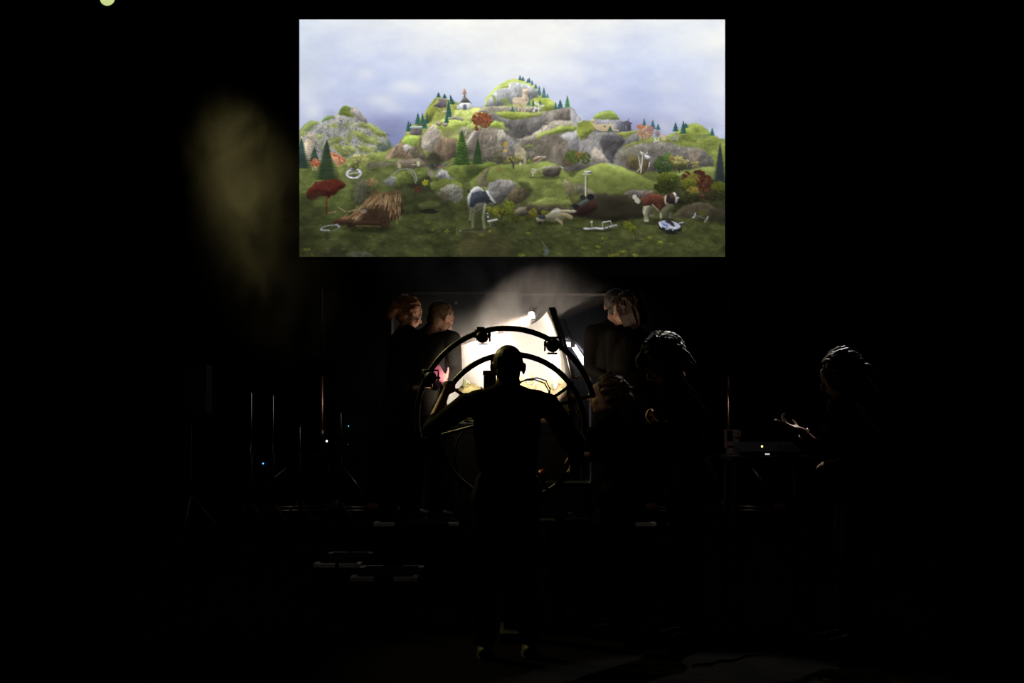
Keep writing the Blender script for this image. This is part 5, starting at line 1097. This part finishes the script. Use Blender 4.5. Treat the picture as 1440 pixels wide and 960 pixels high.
def hair(col, cap=(.082, .102, .090), c0=(0, -.022, .038), locks=60, lock_len=.05, lock_r=.008, seed=1, face_clear=.045, bun=None, fall=None, name='hair', low=-.03, ears=True, nz=.35, flow=(0, -.6, -.8), nape=None, slope=.9):
    m_ = mat('hair_' + str(seed), col, .5, noise=.35, nscale=90, spec=.35, stretch=(1, 1, .25))
    def f(t, q, HF, hs):
        g = random.Random(seed); m = MB()
        # the cap: a shell of short locks lying on the skull, clear of the face
        for i in range(int(locks * 5)):
            z = g.uniform(-.55, 1); a = g.uniform(0, 2 * math.pi); s_ = math.sqrt(1 - z * z)
            n = Vector((s_ * math.cos(a), s_ * math.sin(a), z)); p = Vector(c0) + Vector((n.x * cap[0], n.y * cap[1], n.z * cap[2]))
            if p.y > face_clear - max(0, .075 - p.z) * slope or p.z < low - (.05 if p.y < -.06 else 0): continue
            if ears and abs(p.x) > .055 and p.z < .022 and p.y > -.03: continue
            d = Vector(flow) + Vector((g.uniform(-.4, .4), g.uniform(-.4, .4), g.uniform(-.3, .3))); d = d - n * d.dot(n); 
            if d.length < .01: continue
            d.normalize(); L = lock_len * g.uniform(.6, 1.2); pts = []
            for j in range(4):
                v = p + d * L * j / 3 - n * (.16 * L * (j / 3) ** 2); pts.append(q(*v))
            m.chain(pts, [lock_r * hs * c_ for c_ in (1, 1.05, .9, .45)])
        m.ball(q(*c0), Vector((cap[0] * .93, cap[1] * .93, cap[2] * .96)) * hs, HF, 16, 12) if locks else None
        nb = nape or ((0, -.062, -.028), (.062, .050, .058))
        m.ball(q(*nb[0]), Vector(nb[1]) * hs, HF, 14, 10)
        if bun: m.ball(q(*bun[0]), Vector(bun[1]) * hs, HF, 12, 10)
        for fl in (fall or []): m.chain([q(*p) for p in fl[0]], [x * hs for x in fl[1]])
        m.remesh(name, m_, t, .0055, 2, .4)
    return f
def at_px(px, D, z=0.0): v = P(px, 590, D); v.z = z; return v
G = RZ1                                          # top of the risers
# the shaven headed man who turns the wheel
M['olive'] = mat('black_olive_shirt', (.010, .010, .007), .9, spec=.04, nscale=50, bump=.15)
person('shaven headed man in a dark rolled sleeve shirt gripping the wheel, seen from behind', at_px(713, 8.02), 0, h=1.76, head=P(714.5, 517, 8.05), hscale=1.13, hpitch=-2,
       arms={-1: dict(w=P(625, 556, 8.33), pole=(-.35, -.8, -1), hd=(.16, .5, .85), pn=(.25, .85, -.3), curl=(62, 80, 45), thumb=(.5, .6, .5)),
             1: dict(w=P(806, 660, 8.34), pole=(1, -.2, -.5), hd=(.35, .45, .7), pn=(-.15, .9, -.4), curl=(58, 75, 40), thumb=(.35, .9, .2), tcurl=5)},
       top=M['olive'], sleeve=(.30, .75), collar=True, stance=.125, shoe=mat('olive_shoe', (.10, .09, .04), .55), build=1.12, voxel=.0075,
       hairf=hair((.07, .05, .038), locks=.1, lock_len=.012, lock_r=.004, seed=2, cap=(.0815, .102, .0885), c0=(0, -.014, .030), nape=((0, -.045, -.022), (.062, .052, .052))))
# the pair on the left riser
def earring(t, d):
    q = d['q']; MB().tube([q(.079, -.004, -.036), q(.0795, -.003, -.048)], .002, 6).ball(q(.0795, -.003, -.052), .0045, None, 8, 6).build('earring', M['chrome'], t, True)
person('woman with ginger hair in a low ponytail standing at the far left of the set', at_px(563, 11.5, G), 62, h=1.79, fem=True, head=P(576, 441.5, 11.5), hyaw=62, hpitch=20, lean=6, hscale=1.05,
       top=mat('dark_green_top', (.014, .018, .010), .9, spec=.04), arms={1: dict(w=P(585, 545, 11.1), pole=(.2, -.5, -1), hd=(.9, .2, .1), pn=(0, 0, -1))},
       hairf=hair((.30, .12, .035), locks=90, lock_len=.07, seed=3, low=-.05, face_clear=.055, slope=.5, ears=False, flow=(0, -.9, -.35), bun=((0, -.135, -.02), (.045, .05, .06)),
                  fall=[([(0, -.10, .02), (0, -.14, .0), (.0, -.15, -.05), (0, -.145, -.085)], [.035, .04, .04, .022]), ([(-.03, -.09, -.0), (-.025, -.145, -.03), (-.02, -.14, -.09)], [.03, .03, .012]), ([(.03, -.09, -.0), (.025, -.145, -.03), (.02, -.14, -.085)], [.03, .03, .012])]), extra=earring)
person('short haired man in a black jacket bending over the set, his hand lit pink', at_px(598, 11.22, G), 38, h=1.76, head=P(620.5, 448, 11.2), hyaw=52, hpitch=26, lean=9, hscale=1.04, build=1.08, skin='pink',
       arms={1: dict(w=P(627, 537, 10.75), pole=(.4, .1, -1), hd=(-.62, -.15, .8), pn=(.2, -1, 0), curl=(30, 40, 25), thumb=(.8, .6, .1), spread=.3)},
       top=mat('charcoal_jacket', (.013, .012, .010), .9, spec=.04, nscale=50, bump=.1), collar=True,
       hairf=hair((.13, .075, .035), locks=90, lock_len=.03, lock_r=.0065, seed=4, low=-.05, cap=(.078, .098, .086), flow=(0, -.5, -.8)))
# the pair on the right riser
person('tall man with greying dark hair at the back of the right hand pair', at_px(868, 11.72, G), -25, h=1.85, head=P(865.5, 431, 11.7), hyaw=5, hpitch=6, lean=2, hscale=1.04, build=1.05, skin='pink',
       arms={-1: dict(w=P(850, 531, 11.5), pole=(-.2, .7, -1), hd=(.5, .4, .4), pn=(.3, 0, -1), curl=(45, 50, 30))},
       top=mat('grey_brown_sweater', (.020, .017, .014), .95, spec=.04, nscale=60, bump=.15),
       hairf=hair((.10, .085, .07), locks=90, lock_len=.045, seed=5, low=-.06, flow=(0, -.6, -.8)))
person('woman with shoulder length brown hair in a dark sweater, in front of the tall man', at_px(889, 11.15, G), -48, h=1.78, fem=True, head=P(880.5, 436, 11.1), hyaw=-62, hpitch=14, lean=4, hscale=1.08, build=1.08,
       arms={-1: dict(w=P(868, 537, 10.95), pole=(0, .6, -1), hd=(-.7, .3, .5), pn=(.3, 0, -1), curl=(40, 45, 30))},
       top=mat('brown_black_sweater', (.013, .011, .009), .95, spec=.04, nscale=60, bump=.15),
       hairf=hair((.055, .026, .014), locks=90, lock_len=.08, seed=6, low=-.08, face_clear=.045, slope=.3, ears=False, flow=(0, -.35, -.95), cap=(.084, .104, .092), nape=((0, -.055, -.055), (.080, .066, .10)),
                  fall=[([(s_ * .07, y_, .03), (s_ * .082, y_ - .01, -.05), (s_ * .078, y_ - .02, -.13)], [.014, .015, .006]) for s_ in (-1, 1) for y_ in (.03, .015, -.0, -.015, -.03, -.05, -.07)] + [([(x_, -.10, .0), (x_, -.115, -.07), (x_, -.10, -.14)], [.018, .018, .007]) for x_ in (-.06, -.045, -.03, -.015, 0, .015, .03, .045, .06)]))
# the woman at the rim of the wheel
person('woman with her dark hair pinned up in profile beside the right rim of the wheel', at_px(866, 8.9), -78, h=1.63, fem=True, head=P(853, 557, 8.85), hyaw=-84, hpitch=-2, lean=4, hscale=1.08,
       arms={-1: dict(w=P(775, 592, 8.78), pole=(0, -.3, -1), hd=(-1, .05, .1), pn=(0, .6, -.8), curl=(30, 35, 20)), 1: dict(w=P(825, 640, 9.0), pole=(0.3, .3, -1), hd=(-1, .1, 0), pn=(0, 0, -1))},
       hairf=hair((.075, .035, .016), locks=90, lock_len=.07, seed=7, low=-.05, face_clear=.05, slope=.35, ears=False, cap=(.085, .104, .092), flow=(0, -.9, .1), bun=((0, -.125, -.015), (.05, .045, .05)), fall=[([(.03, -.10, -.05), (.03, -.11, -.085), (.02, -.11, -.11)], [.012, .009, .004]), ([(-.03, -.10, -.05), (-.04, -.10, -.10)], [.01, .004]), ([(-.02, -.12, .05), (-.01, -.16, .06)], [.012, .005])]))
# the grey haired man
def rag(t, d):
    hp = d['L'][-1][0]; a = hp + d['f'] * .11 + Vector((0, 0, -.03)); m = MB()
    m.chain([a, a + Vector((-.012, -.01, -.08)), a + Vector((-.004, -.01, -.15)), a + Vector((-.014, 0, -.20))], [.022, .028, .024, .010]); m.remesh('work_glove', M['orange'], t, .006, 2)
person('grey haired man in a dark jacket looking down at a small device in his hands', at_px(972, 8.5), -80, h=1.86, head=P(931.5, 509, 8.4), hyaw=-84, hpitch=38, lean=9, hscale=1.08, build=1.06, skin='fair',
       arms={-1: dict(w=P(940, 598, 8.28), pole=(.4, -.6, -1), hd=(-1, .25, .1), pn=(0, .3, .9), curl=(45, 50, 30)), 1: dict(w=P(940, 598, 8.48), pole=(.4, .6, -1), hd=(-1, -.25, .1), pn=(0, -.3, .9), curl=(45, 50, 30))},
       collar=True, extra=rag, top=mat('jet_black_jacket', (.0028, .003, .003), 1.0, spec=.0, nscale=50, bump=.1),
       hairf=hair((.46, .44, .40), locks=190, lock_len=.085, lock_r=.0075, seed=8, low=-.05, face_clear=.075, slope=.4, ears=False, flow=(0, -.8, -.45), cap=(.086, .106, .098), c0=(0, -.024, .036), nape=((0, -.060, -.035), (.078, .062, .075)),
                  fall=[([(x_, .055, .10), (x_ * 1.05, .095, .088), (x_ * 1.15, .112, .055), (x_ * 1.2, .108, .022)], [.016, .015, .011, .004]) for x_ in (-.05, -.03, -.01, .01, .03, .05)]
                  + [([(s_ * .072, y_, .05), (s_ * .084, y_ - .012, .01), (s_ * .082, y_ - .03, -.045)], [.015, .014, .006]) for s_ in (-1, 1) for y_ in (.045, .025, .005, -.015, -.035, -.055)]
                  + [([(x_, -.10, .02), (x_, -.125, -.05), (x_ * .9, -.130, -.115)], [.020, .016, .006]) for x_ in (-.065, -.045, -.03, -.015, 0, .015, .03, .045, .065)]))
d_ = P(921, 594, 8.36)
t = thing('remote_control', 'small dark device held by the grey haired man', 'device', d_)
MB().box(d_, (.10, .07, .018)).build('case', M['black'], t, bevel=.003); MB().box(d_ + Vector((-.01, 0, .010)), (.05, .045, .003)).build('screen_glass', M['glass'], t)
# the woman at the far right
M['denim'] = mat('blue_jeans', (.04, .05, .20), .85, spec=.04, nscale=60)
def bracelet(t, d):
    el, w, a = d['A'][1]; c = w + (el - w) * .12; F = frame_to(w - el)
    MB().tube([c + F @ Vector((.034 * math.cos(k), .034 * math.sin(k), 0)) for k in np.linspace(0, 2 * math.pi, 18, False)], .005, 6, True).build('bracelet', M['chrome'], t, True)
person('woman with long tied hair at the far right raising a phone', at_px(1200, 8.45), -85, h=1.75, fem=True, head=P(1180, 529, 8.32), hyaw=-84, hpitch=24, lean=8, hscale=1.1,
       arms={1: dict(w=P(1127, 606, 8.42), pole=(.3, .3, -1), hd=(-1, .1, .35), pn=(0, -.4, .9), curl=(30, 35, 25)), -1: dict(w=P(1178, 652, 8.22), pole=(.6, -.5, -1), hd=(-1, .2, -.1), pn=(0, .5, -.8), curl=(40, 45, 30))},
       pants=M['denim'], sleeve=(.9, .55), extra=bracelet,
       hairf=hair((.12, .075, .035), locks=100, lock_len=.09, seed=9, low=-.07, face_clear=.05, slope=.4, ears=False, flow=(0, -.9, -.3), cap=(.086, .106, .094), fall=[([(x_, -.10, .0), (x_, -.15, -.02), (x_ * .6, -.17, -.10), (x_ * .4, -.16, -.18)], [.03, .03, .022, .008]) for x_ in (-.03, 0, .03)]))
d_ = P(1103, 596, 8.40)
t = thing('phone', 'pale phone held out by the woman at the far right', 'phone', d_)
Q = Matrix.Rotation(R(25), 3, 'Y'); MB().box(d_ + Vector((.01, 0, -.004)), (.14, .072, .009), Q).build('case', M['white'], t, bevel=.002); MB().box(d_ + Vector((.012, 0, .0015)), (.125, .062, .003), Q).build('screen_glass', M['glass'], t)
# ---------------------------------------------------------------- dim things around the stage
def led(parent, p, col, s=12.0, r=.012):
    MB().ball(p, (r, r * .5, r), None, 10, 6).build('indicator_light', mat('led', col, .4, emit=col, estr=s), parent, True)
def mic_pole(px, D, ytop, label, r=.011):
    b = at_px(px, D); top = P(px, ytop, D).z
    t = thing('slim_stand', label, 'stand', b, 'slim stands at the left')
    MB().tube([b + Vector((0, 0, .25)), Vector((b.x, b.y, top))], r, 10).build('pole', M['chrome'], t, True)
    MB().tube([b + Vector((0, 0, .2)), b + Vector((0, 0, .95))], r * 1.6, 10).build('sleeve', M['darksteel'], t, True)
    for k in range(3):
        a = R(90 + 120 * k); e = b + Vector((.36 * math.cos(a), .36 * math.sin(a), .012)); MB().tube([b + Vector((0, 0, .42)), e], .009, 6).build('leg', M['darksteel'], t, True); MB().ball(e, .014).build('rubber_foot', M['rubber'], t, True)
mic_pole(352.5, 16, 552, 'tallest slim chrome stand, left of its neighbour', .014); mic_pole(383.5, 16, 556, 'slim chrome stand just right of the tallest one', .011)
mic_pole(421.5, 16.5, 600, 'short slim stand left of the aluminium lift', .008); mic_pole(479, 16, 580, 'slim stand just right of the aluminium lift', .009)
# loudspeaker on its stand
b = at_px(262, 14); zt = P(0, 513, 14).z; zb = P(0, 582, 14).z
t = thing('loudspeaker', 'black loudspeaker on a thin stand at the dark left side', 'speaker', (P(276, 0, 14).x, 14, zb))
c = Vector((P(275, 0, 14).x, 14, (zt + zb) / 2)); MB().box(c, (.27, .28, zt - zb)).build('cabinet', mat('speaker_black', (.03, .026, .023), .6), t, bevel=.01); MB().box(c + Vector((-.02, -.145, 0)), (.21, .012, zt - zb - .04)).build('grille', M['rubber'], t)
t = thing('speaker_stand', 'thin tripod stand under the black loudspeaker', 'stand', at_px(268, 14)); b = at_px(268, 14)
MB().tube([b + Vector((0, 0, .1)), Vector((b.x, b.y, zb))], .014, 10).build('pole', M['darksteel'], t, True); MB().box((b.x, b.y - .02, P(0, 624, 14).z), (.03, .05, .04)).build('clamp', M['steel'], t)
for k in range(3):
    a = R(30 + 120 * k); MB().tube([b + Vector((0, 0, .6)), b + Vector((.5 * math.cos(a), .5 * math.sin(a), .015))], .010, 6).build('leg', M['darksteel'], t, True)
# equipment racks with indicator lights
def rack(px, D, w, ztop, label, leds):
    b = at_px(px, D); t = thing('equipment_rack', label, 'rack', b, 'equipment racks')
    MB().box((b.x, D, ztop / 2 + .04), (w, .5, ztop - .08)).build('case', M['black'], t, bevel=.008)
    for sx in (-1, 1):
        for sy in (-1, 1): MB().ball((b.x + sx * (w / 2 - .06), D + sy * .19, .04), .04).build('caster', M['rubber'], t, True)
    for k in range(4): MB().box((b.x, D - .255, ztop - .12 - .14 * k), (w - .05, .02, .12)).build('rack_unit', M['darksteel'], t)
    for (lx, ly, col, s, r) in leds: p = P(lx, ly, D - .27); led(t, p, col, s, r)
rack(372, 21.3, .62, .98, 'black equipment rack with one tiny blue light at the left', [(370, 651.5, (.05, .25, 1.0), 3, .012)])
rack(496, 21.3, .50, 1.42, 'black equipment rack with a tiny cyan light right of the left lift', [(490, 599, (.05, .6, .7), 1.2, .010), (489.5, 624.5, (.2, .2, .2), .3, .007)])
lift = [o for o in C.objects if o.name == 'screen_lift'][0]; p = P(459.5, 620, 20.0)
MB().box(p + Vector((-.02, .04, 0)), (.08, .06, .10)).build('switch_box', M['black'], lift, bevel=.004); led(lift, p, (1, .9, .8), 3, .014)
# desk at the right with a console
D = 9.6; b = at_px(1078, D); tz = P(0, 640, D).z
t = thing('folding_table', 'black table with a console between the grey haired man and the woman with a phone', 'table', b)
MB().box((b.x, D, tz - .015), (.55, .5, .03)).build('table_top', M['black'], t, bevel=.004)
for sx in (-1, 1):
    for sy in (-1, 1): MB().tube([(b.x + sx * .24, D + sy * .21, 0), (b.x + sx * .24, D + sy * .21, tz - .02)], .014, 8).build('leg', M['black'], t, True)
t = thing('console', 'small black console with a glowing amber light on the black table', 'device', (b.x, D, tz))
MB().loft([[Vector((b.x + sx * .2, D + y, tz + z)) for y, z in ((-.16, 0), (.16, 0), (.16, .09), (-.16, .03))] for sx in (-1, 1)]).build('case', M['black'], t)
MB().box((P(1073, 0, D).x, D - .165, tz + .012), (.030, .006, .008)).build('label_plate', mat('lit_label', (.7, .8, .75), .5, emit=(.8, .95, .9), estr=.7), t); led(t, P(1071.5, 627.5, D - .13), (1.0, .62, .22), 3.0, .007)
for k in range(6): MB().box((b.x + .07 + .02 * k, D - .06, tz + .062), (.010, .012, .02)).build('fader', M['darksteel'], t)
# bottle on the floor, cables, loose tape
b = at_px(840, 9.1)
t = thing('water_bottle', 'small clear bottle standing on the dark floor in front of the risers', 'bottle', b)
gl = bpy.data.materials.new('clear_plastic'); gl.use_nodes = True; gb = gl.node_tree.nodes['Principled BSDF']; gb.inputs['Transmission Weight'].default_value = 1; gb.inputs['Roughness'].default_value = .08; gb.inputs['IOR'].default_value = 1.35
prof = [(0, .0), (.028, .0), (.031, .01), (.031, .06), (.029, .065), (.031, .07), (.031, .105), (.020, .13), (.012, .14), (.012, .15)]
MB().loft([[b + Vector((max(r_, .001) * math.cos(k), max(r_, .001) * math.sin(k), z_ + .001)) for k in np.linspace(0, 2 * math.pi, 18, False)] for r_, z_ in prof]).build('bottle_body', gl, t, True)
MB().tube([b + Vector((0, 0, .148)), b + Vector((0, 0, .165))], .015, 14).build('cap', M['white'], t, True)
def floor_cable(pts, label, r=.008):
    v = [P(a, c, 1) for a, c in pts]; w = []
    for a, c in pts: D_ = EYE * FPX / (c - HOR); w.append(Vector(((a - 720) * D_ / FPX, D_, r)))
    q = []
    for i in range(len(w) - 1):
        for k in range(6): q.append(w[i] + (w[i + 1] - w[i]) * k / 6 + Vector((0, .03 * math.sin((i * 6 + k) * 1.1), 0)))
    q.append(w[-1]); tag(MB().tube(q, r, 8).build('floor_cable', M['cloth'], None, True), label, 'cable')
floor_cable([(975, 938), (1005, 933), (1040, 927), (1090, 915)], 'black cable lying across the floor at the lower right')
floor_cable([(608, 851), (640, 850), (655, 846), (690, 843)], 'black cable lying on the floor left of the shaven headed man')
# ---------------------------------------------------------------- smoke
def smoke(name, label, c, size, blobs, dens, scale, seed):
    m = bpy.data.materials.new(name); m.use_nodes = True; nt = m.node_tree; nt.nodes.clear()
    out = nt.nodes.new('ShaderNodeOutputMaterial'); v = nt.nodes.new('ShaderNodeVolumeScatter'); nt.links.new(v.outputs[0], out.inputs['Volume'])
    v.inputs['Color'].default_value = (.95, .93, .92, 1); v.inputs['Anisotropy'].default_value = .0
    tc = nt.nodes.new('ShaderNodeTexCoord')
    no = nt.nodes.new('ShaderNodeTexNoise'); no.inputs['Scale'].default_value = scale; no.inputs['Detail'].default_value = 4; no.inputs['Roughness'].default_value = .6; no.inputs['Distortion'].default_value = 1.2
    mp = nt.nodes.new('ShaderNodeMapping'); mp.inputs['Location'].default_value = (seed, seed * 2, 0); mp.inputs['Scale'].default_value = (1, 1, .7)
    nt.links.new(tc.outputs['Object'], mp.inputs[0]); nt.links.new(mp.outputs[0], no.inputs[0])
    mr = nt.nodes.new('ShaderNodeMapRange'); mr.inputs['From Min'].default_value = .42; mr.inputs['From Max'].default_value = .66; mr.inputs['To Min'].default_value = .08; nt.links.new(no.outputs['Fac'], mr.inputs['Value'])
    tot = None
    for (bc, br, w) in blobs:                   # soft ellipsoidal puffs
        s = nt.nodes.new('ShaderNodeMapping'); s.inputs['Scale'].default_value = tuple(1 / x for x in br); s.inputs['Location'].default_value = tuple(-(bc[i] - c[i]) / br[i] for i in range(3)); nt.links.new(tc.outputs['Object'], s.inputs[0])
        L = nt.nodes.new('ShaderNodeVectorMath'); L.operation = 'LENGTH'; nt.links.new(s.outputs[0], L.inputs[0])
        f = nt.nodes.new('ShaderNodeMapRange'); f.interpolation_type = 'SMOOTHSTEP'; f.inputs['From Min'].default_value = 1; f.inputs['From Max'].default_value = .0; f.inputs['To Max'].default_value = w; nt.links.new(L.outputs['Value'], f.inputs['Value'])
        if tot is None: tot = f.outputs[0]
        else:
            a = nt.nodes.new('ShaderNodeMath'); a.operation = 'ADD'; nt.links.new(tot, a.inputs[0]); nt.links.new(f.outputs[0], a.inputs[1]); tot = a.outputs[0]
    mu = nt.nodes.new('ShaderNodeMath'); mu.operation = 'MULTIPLY'; nt.links.new(tot, mu.inputs[0]); nt.links.new(mr.outputs[0], mu.inputs[1])
    m2 = nt.nodes.new('ShaderNodeMath'); m2.operation = 'MULTIPLY'; m2.inputs[1].default_value = dens; nt.links.new(mu.outputs[0], m2.inputs[0]); nt.links.new(m2.outputs[0], v.inputs['Density'])
    me = MB().box((0, 0, 0), size).mesh(name, False); o = bpy.data.objects.new(name, me); C.objects.link(o); o.location = c; me.materials.append(m)
    tag(o, label, 'smoke', None, 'stuff'); return o
SMOKE1 = (-.05, 11.6, 2.2)
smoke('smoke', 'pale smoke rising around the brightly lit film set', SMOKE1, (3.6, 3.2, 2.8),
      [((-.25, 11.9, 1.8), (1.5, .6, .85), 2.0), ((-.15, 12.2, 2.25), (1.0, .45, .9), 2.8), ((-.35, 12.0, 2.8), (1.1, .5, .9), 2.8), ((.75, 12.0, 1.9), (.9, .6, .8), .8), ((-.1, 11.4, 1.5), (1.7, 1.5, 1.2), .30)], .72, 2.6, 3.1)
def on_beam(px):
    k = (px - 720) / FPX; tt = (k * SPOT_AT.y - SPOT_AT.x) / ((SPOT_TO.x - SPOT_AT.x) - k * (SPOT_TO.y - SPOT_AT.y)); return SPOT_AT + (SPOT_TO - SPOT_AT) * tt
b1, b2, b3 = on_beam(312), on_beam(350), on_beam(395)
c = b2.copy(); c.z -= .15
smoke('smoke', 'yellowish smoke cloud hanging in the spotlight beam left of the screen', tuple(c), (2.6, 2.2, 3.0),
      [(b1 + Vector((.08, 0, -.05)), (.42, .22, .55), 3.0), (b2 + Vector((-.02, 0, -.1)), (.5, .24, .8), 2.2), (b3 + Vector((-.05, 0, -.15)), (.7, .24, 1.0), 1.8)], .25, 2.3, 7.7)
